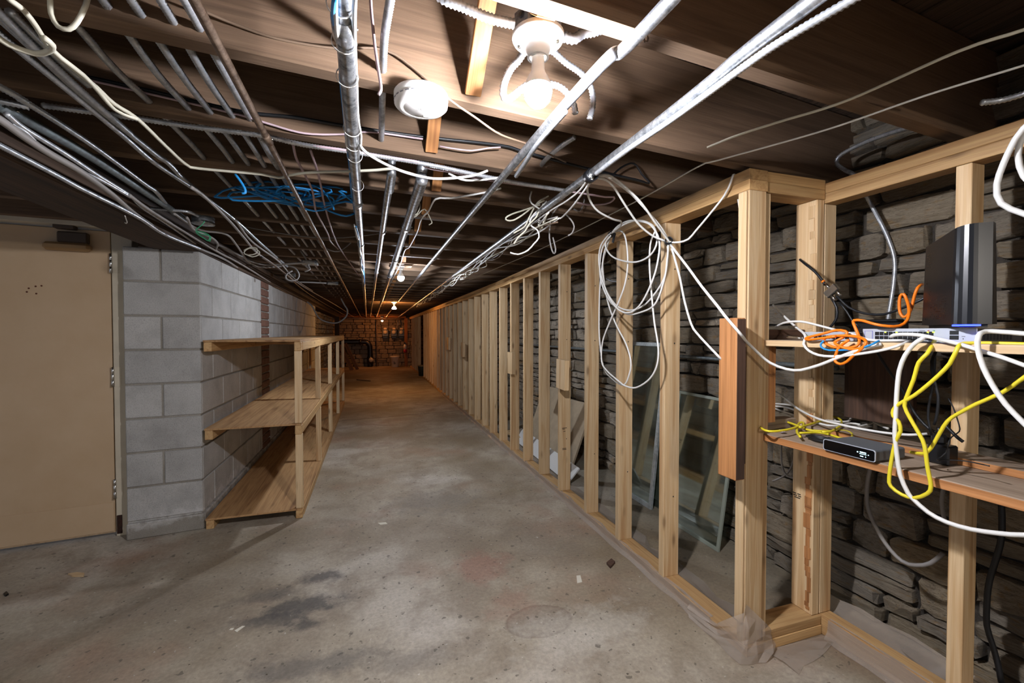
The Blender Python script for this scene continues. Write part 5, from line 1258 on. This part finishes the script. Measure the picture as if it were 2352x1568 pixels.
tube('white_cable', [(1.813,1.558,0.852),(1.840,1.499,0.852),(1.744,1.321,0.852),(1.723,1.233,0.852),(1.770,1.191,0.852),(1.908,1.267,0.852),(2.052,1.381,0.852),(2.126,1.481,0.852),(2.066,1.501,0.852),(2.024,1.391,0.852),(1.952,1.253,0.852),(1.887,1.179,0.852),(1.802,1.082,0.852),(1.784,1.057,0.852)], 0.0042, WHITEC, label='inner white cable coil lying at the back of the lower shelf', cat='cable')
tube('white_cable', [(1.802,1.548,0.846),(1.721,1.361,0.846),(1.661,1.222,0.846),(1.677,1.167,0.846),(1.782,1.183,0.846),(1.789,1.155,0.846)], 0.0042, WHITEC, label='straight white cable end on the lower shelf', cat='cable')
# loose cables below the shelves
tube('grey_cable', [(1.800,1.118,0.699),(1.800,1.125,0.677),(1.800,1.134,0.602),(1.800,1.125,0.518),(1.800,1.071,0.426),(1.800,1.016,0.384),(1.800,0.973,0.391),(1.800,0.933,0.419),(1.800,0.901,0.469)], 0.007, GREYC, label='grey cable hanging in a wide bow under the lower shelf', cat='cable')
tube('grey_cable', [(1.700,0.849,0.826),(1.780,0.891,0.750),(1.800,0.902,0.694),(1.800,0.907,0.641),(1.800,0.901,0.593),(1.800,0.896,0.573)], 0.006, GREYC, label='short grey cable behind the right-hand stud', cat='cable')
tube('black_cable', [(1.860,0.791,0.678),(1.860,0.788,0.611),(1.860,0.791,0.540),(1.860,0.813,0.417),(1.860,0.818,0.346),(1.860,0.817,0.266),(1.860,0.803,0.216),(1.860,0.789,0.158),(1.860,0.781,0.110)], 0.008, BLACKC, label='black cord hanging down the stone wall at far right', cat='cable')
tube('white_cable', [(1.700,1.351,0.794),(1.800,1.429,0.682),(1.850,1.477,0.605),(1.850,1.502,0.546),(1.850,1.547,0.505),(1.850,1.582,0.481)], 0.004, GREYC, label='thin grey cable curving below the lower shelf between the posts', cat='cable')
tube('white_cable', [(1.680,1.397,0.785),(1.800,1.496,0.665),(1.830,1.517,0.575),(1.830,1.490,0.538),(1.830,1.453,0.538),(1.830,1.427,0.566)], 0.004, GREYC, label='second thin grey cable curving between the posts', cat='cable')
tube('white_cable', [(1.500,0.567,1.726),(1.500,0.614,1.694),(1.500,0.639,1.647),(1.500,0.659,1.574),(1.500,0.650,1.523),(1.500,0.610,1.487),(1.500,0.555,1.444)], 0.0068, WHITEC, label='thick white cable bowing before the top plate at the right edge', cat='cable')
tube('white_cable', [(1.520,0.602,1.716),(1.520,0.624,1.680),(1.520,0.631,1.636),(1.520,0.620,1.582),(1.520,0.592,1.536)], 0.0065, WHITEC, label='second thick white cable at the right edge', cat='cable')

# ============================================================ THINGS BEHIND THE STUDS
bx_pipe = pipe('wall_conduit', 'thin grey conduit running level along the stone wall behind the studs', [(1.945, 1.35, 1.045), (1.95, 6.5, 1.045)], 0.011, GREYPIPE)
flex('thin armoured cable on the stone wall behind the hank', [(1.930,3.283,1.665),(1.930,3.198,1.636),(1.930,3.097,1.621),(1.930,2.970,1.610)], 0.006)
ALU = m_galv('dull_window_frame', '#B9BFBE', 0.5, 0.3, '#9AA19F')
def lean(name, label, cat, b0, b1, t1, t0, frame, thick, fmat, glass=True, fw=0.03):
    """a rectangular sash leaning on the wall: b0,b1 bottom corners, t1,t0 top corners"""
    b0, b1, t1, t0 = map(Vector, (b0, b1, t1, t0))
    t = thing(name, label, cat, (b0 + b1) / 2)
    ex = (b1 - b0).normalized(); ez = (t0 - b0); H = ez.length; ez.normalize(); W_ = (b1 - b0).length
    ey = ez.cross(ex).normalized(); ez = ex.cross(ey)
    M = Matrix.Translation(b0) @ Matrix((ex, ey, ez)).transposed().to_4x4()
    def part(nm, x0, x1, z0, z1, y0, y1, mt):
        o = bpy.data.objects.new(nm, box_mesh((x1-x0, y1-y0, z1-z0), mt, 0.0015))
        put(o, t, M @ Matrix.Translation(((x0+x1)/2, (y0+y1)/2, (z0+z1)/2)))
    if frame:
        part('stile', 0, fw, 0, H, -thick/2, thick/2, fmat); part('stile', W_ - fw, W_, 0, H, -thick/2, thick/2, fmat)
        part('rail', fw, W_ - fw, 0, fw * 1.2, -thick/2, thick/2, fmat); part('rail', fw, W_ - fw, H - fw, H, -thick/2, thick/2, fmat)
    if glass: part('pane', fw if frame else 0, W_ - (fw if frame else 0), fw if frame else 0, H - (fw if frame else 0), -0.003, 0.003, GLASS)
    else: part('panel', 0, W_, 0, H, -thick/2, thick/2, fmat)
    return t
lean('storm_window', 'pale metal framed storm window leaning on the stone wall', 'window', (1.80, 2.88, 0.0), (1.80, 2.46, 0.0), (1.925, 2.45, 1.13), (1.925, 2.87, 1.13), True, 0.02, ALU, True, 0.028)
lean('glass_sheet', 'narrow dusty glass sheet leaning behind the pale storm window', 'glass sheet', (1.86, 2.70, 0.0), (1.86, 2.42, 0.0), (1.94, 2.42, 0.9), (1.94, 2.70, 0.9), False, 0.008, ALU)
lean('storm_window', 'lower dusty glass window leaning on the stone wall by the old post', 'window', (1.80, 2.35, 0.0), (1.80, 1.865, 0.0), (1.93, 1.865, 0.82), (1.93, 2.35, 0.82), True, 0.014, plain('green_grey_frame', '#8C9488', 0.5), True, 0.018)
CARD = plain('cardboard', '#AB9A80', 0.8, mottling=0.15, mscale=14)
lean('cardboard_sheet', 'large flattened cardboard sheet leaning behind the studs', 'cardboard', (1.58, 3.95, 0.0), (1.66, 3.40, 0.0), (1.90, 3.35, 0.55), (1.82, 3.90, 0.55), False, 0.02, CARD, False)
lean('cardboard_sheet', 'narrow cardboard sheet leaning behind the larger one', 'cardboard', (1.62, 4.45, 0.0), (1.66, 4.08, 0.0), (1.90, 4.0, 0.60), (1.86, 4.37, 0.60), False, 0.012, CARD, False)
lean('drywall_strip', 'narrow white drywall offcut lying behind the studs', 'board', (1.50, 4.55, 0.02), (1.46, 3.05, 0.02), (1.56, 3.05, 0.13), (1.60, 4.55, 0.13), False, 0.012, plain('drywall_white', '#CFCFCB', 0.8), False)
stick('offcut_board', 'pine', (1.50, 4.75, 0.06), (1.60, 4.35, 0.06), 0.12, 0.02, None, label='short pine offcut behind the studs beyond the cardboard', cat='board')

# ============================================================ FAR END
YF = 16.18
fb = thing('plastic_bucket', 'white plastic bucket standing before the far stone wall', 'bucket', (0.80, 15.7, 0))
lathe('body', [(0, 0.0), (0.125, 0.0), (0.15, 0.30), (0.155, 0.30), (0.155, 0.345), (0.162, 0.345), (0.162, 0.365), (0.15, 0.365)], plain('bucket_white', '#EAE3D6', 0.4), (0.80, 15.7, 0), fb, 24)
lathe('lid', [(0.164, 0.35), (0.166, 0.38), (0.15, 0.385), (0, 0.383)], plain('bucket_lid', '#D8CFBF', 0.4), (0.80, 15.7, 0), fb, 24)
bx('label_patch', 0.745, 0.815, 15.562, 15.568, 0.10, 0.21, plain('label_grey', '#6C6356', 0.6), fb)
dp = thing('drain_pipe', 'fat black drain pipe bending down before the far wall', 'pipe', (-0.10, 16.0, 0))
BP = plain('black_drain_plastic', '#0C0C0D', 0.35)
tube('run', [(-1.04, 16.02, 0.88), (-0.30, 16.02, 0.88), (-0.14, 16.02, 0.86), (-0.05, 16.02, 0.76), (-0.03, 16.02, 0.62), (-0.03, 16.02, 0.0)], 0.085, BP, dp, 16, 0.05)
tube('collar', [(-0.03, 16.02, 0.10), (-0.03, 16.02, 0.36)], 0.105, BP, dp, 16, 0.1)
lathe('cleanout_cap', [(0, 0.05), (0.055, 0.05), (0.06, 0.03), (0.075, 0.03), (0.075, 0.0)], plain('cleanout_cream', '#C9BFA8', 0.4), (0.0, 15.90, 0.25), dp, 20, rot=Matrix.Rotation(R(90), 4, 'X'))
tube('elbow_collar', [(-0.32, 16.02, 0.88), (-0.40, 16.02, 0.88)], 0.1, BP, dp, 16, 0.1)
pipe('riser_pipe', 'thin dark vertical pipe on the far stone wall', [(0.20, 16.1, 0.0), (0.20, 16.1, 1.72)], 0.022, RUST)
pipe('header_pipe', 'orange-lit horizontal pipe along the top of the far wall', [(-1.05, 15.95, 1.70), (1.15, 15.95, 1.70)], 0.03, RUST)
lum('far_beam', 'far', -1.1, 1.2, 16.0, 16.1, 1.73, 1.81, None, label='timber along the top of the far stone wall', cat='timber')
for k, (x_, lab) in enumerate(((0.49, 'left'), (0.79, 'middle'), (1.05, 'right'))):
    t = thing('electricity_meter', '%s one of three grey meters on the far stone wall' % lab, 'meter', (x_, 16.05, 1.2), 0, 'meters on the far wall')
    bx('case', x_ - 0.11, x_ + 0.11, 16.08, 16.24, 1.06, 1.32, plain('meter_grey', '#4E5250', 0.4, 0.3), t, 0.02)
    lathe('dial_glass', [(0, 0.06), (0.06, 0.05), (0.075, 0.0)], plain('meter_face', '#B9B09E', 0.15), (x_, 16.08, 1.22), t, 20, rot=Matrix.Rotation(R(90), 4, 'X'))
    bx('tag', x_ - 0.05, x_ + 0.05, 16.07, 16.08, 1.32, 1.38, plain('tag_cream', '#C9B89A', 0.6), t)
    bx('base', x_ - 0.09, x_ + 0.09, 16.1, 16.24, 1.0, 1.06, BLACKP, t, 0.01)
pipe('meter_conduit', 'pale vertical conduit dropping to the right-hand meter', [(0.93, 16.1, 1.30), (0.93, 16.1, 1.75)], 0.02, GALV)
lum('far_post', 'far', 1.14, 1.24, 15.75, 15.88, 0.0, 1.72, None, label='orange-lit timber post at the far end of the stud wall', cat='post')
fe = thing('fire_extinguisher', 'small red and white fire extinguisher on the far post', 'fire extinguisher', (1.15, 15.68, 0.55))
lathe('cylinder', [(0, 0.50), (0.05, 0.50), (0.056, 0.52), (0.056, 0.62), (0, 0.62)], plain('extinguisher_red', '#8E1430', 0.4), (1.15, 15.69, 0), fe, 16)
lathe('label_band', [(0.056, 0.62), (0.057, 0.62), (0.057, 0.74), (0.03, 0.80), (0, 0.80)], plain('extinguisher_white', '#D6CDC0', 0.4), (1.15, 15.69, 0), fe, 16)
bx('handle', 1.13, 1.17, 15.64, 15.74, 0.80, 0.86, BLACKP, fe, 0.006)
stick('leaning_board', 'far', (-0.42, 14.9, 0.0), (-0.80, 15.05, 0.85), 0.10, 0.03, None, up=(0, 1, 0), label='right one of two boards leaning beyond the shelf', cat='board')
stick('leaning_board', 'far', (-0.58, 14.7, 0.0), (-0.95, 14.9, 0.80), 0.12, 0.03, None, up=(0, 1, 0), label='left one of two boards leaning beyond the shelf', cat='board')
lum('dark_post', 'beam', -1.05, -0.92, 14.2, 14.34, 0.0, 1.69, None, label='dark upright timber at the far left before the stone wall', cat='post')
bn = thing('storage_bin', 'dark bin in the doorway gap of the stud wall', 'bin', (1.36, 12.2, 0))
lathe('body', [(0, 0.0), (0.10, 0.0), (0.125, 0.26), (0.128, 0.27)], plain('bin_dark', '#27302E', 0.5), (1.36, 12.2, 0), bn, 16)
lathe('lid', [(0.132, 0.27), (0.134, 0.30), (0, 0.305)], plain('bin_lid', '#7C6E55', 0.5), (1.36, 12.2, 0), bn, 16)
tube('floor_stick', [(-0.35, 11.6, 0.012), (-0.02, 11.2, 0.012)], 0.012, BROWNC, label='dark stick lying on the floor beyond the shelf', cat='stick')

# ============================================================ SMALL THINGS ON THE FLOOR
def scrap(name, label, px_pts, h, mat):
    V_ = [Vector(p) for p in px_pts]
    c_ = sum(V_, Vector()) / len(V_)
    o_ = [(p.x - c_.x, p.y - c_.y) for p in V_]
    return prism(name, o_, h, mat, Matrix.Translation((c_.x, c_.y, 0.0005)), None, label=label, cat='scrap')
PAPER = plain('paper_scrap', '#D8D2C0', 0.8)
scrap('paper_scrap', 'small pale paper scrap on the floor in front of the shelf', [(0.034,2.825,0.000),(0.050,2.794,0.000),(0.091,2.793,0.000),(0.082,2.822,0.000)], 0.001, PAPER)
scrap('paper_scrap', 'folded pale paper scrap on the floor near the studs', [(0.956,1.899,0.000),(0.931,1.841,0.000),(0.958,1.843,0.000),(0.976,1.896,0.000)], 0.003, PAPER)
scrap('paper_scrap', 'torn pale scrap on the floor at lower left of centre', [(-0.530,1.974,0.000),(-0.518,1.962,0.000),(-0.497,1.992,0.000),(-0.508,1.996,0.000)], 0.002, PAPER)
scrap('paper_scrap', 'tiny pale scrap beside the torn one', [(-0.552,1.986,0.000),(-0.539,1.982,0.000),(-0.536,1.994,0.000),(-0.548,1.996,0.000)], 0.001, PAPER)
scrap('wood_chip', 'wood chip on the floor in front of the door', [(-1.435,2.693,0.000),(-1.402,2.663,0.000),(-1.349,2.645,0.000),(-1.360,2.673,0.000),(-1.402,2.695,0.000)], 0.008, wood('pine', 'x'))
scrap('wood_chip', 'dark wood chip on the floor beside the sill plate', [(1.153,1.948,0.000),(1.150,1.905,0.000),(1.200,1.941,0.000),(1.197,1.974,0.000)], 0.012, wood('dark', 'x'))
scrap('pebble', 'black crumb on the floor at the left edge', [(-1.607,2.578,0.000),(-1.587,2.557,0.000),(-1.584,2.570,0.000),(-1.607,2.595,0.000)], 0.008, BLACKP)
q = random.Random(77)
CR, CF = [], []
for k in range(260):
    x_, y_ = q.uniform(-1.6, 1.25), q.uniform(0.9, 5.0)
    if x_ < -0.4 and y_ > 2.9: continue
    s_ = q.uniform(0.0015, 0.005)
    b = len(CR); a0 = q.uniform(0, 6)
    for j in range(4):
        CR.append((x_ + s_ * math.cos(a0 + j * 1.57) * q.uniform(0.6, 1.6), y_ + s_ * math.sin(a0 + j * 1.57), 0.0004))
    CR.append((x_, y_, s_ * 0.6))
    for j in range(4): CF.append((b + j, b + (j + 1) % 4, b + 4))
cr_ = obj('floor_grit', mesh('floor_grit', CR, CF, plain('grit', '#5E564A', 0.9)), None, label='loose grit scattered over the concrete floor', cat='grit', kind='stuff')
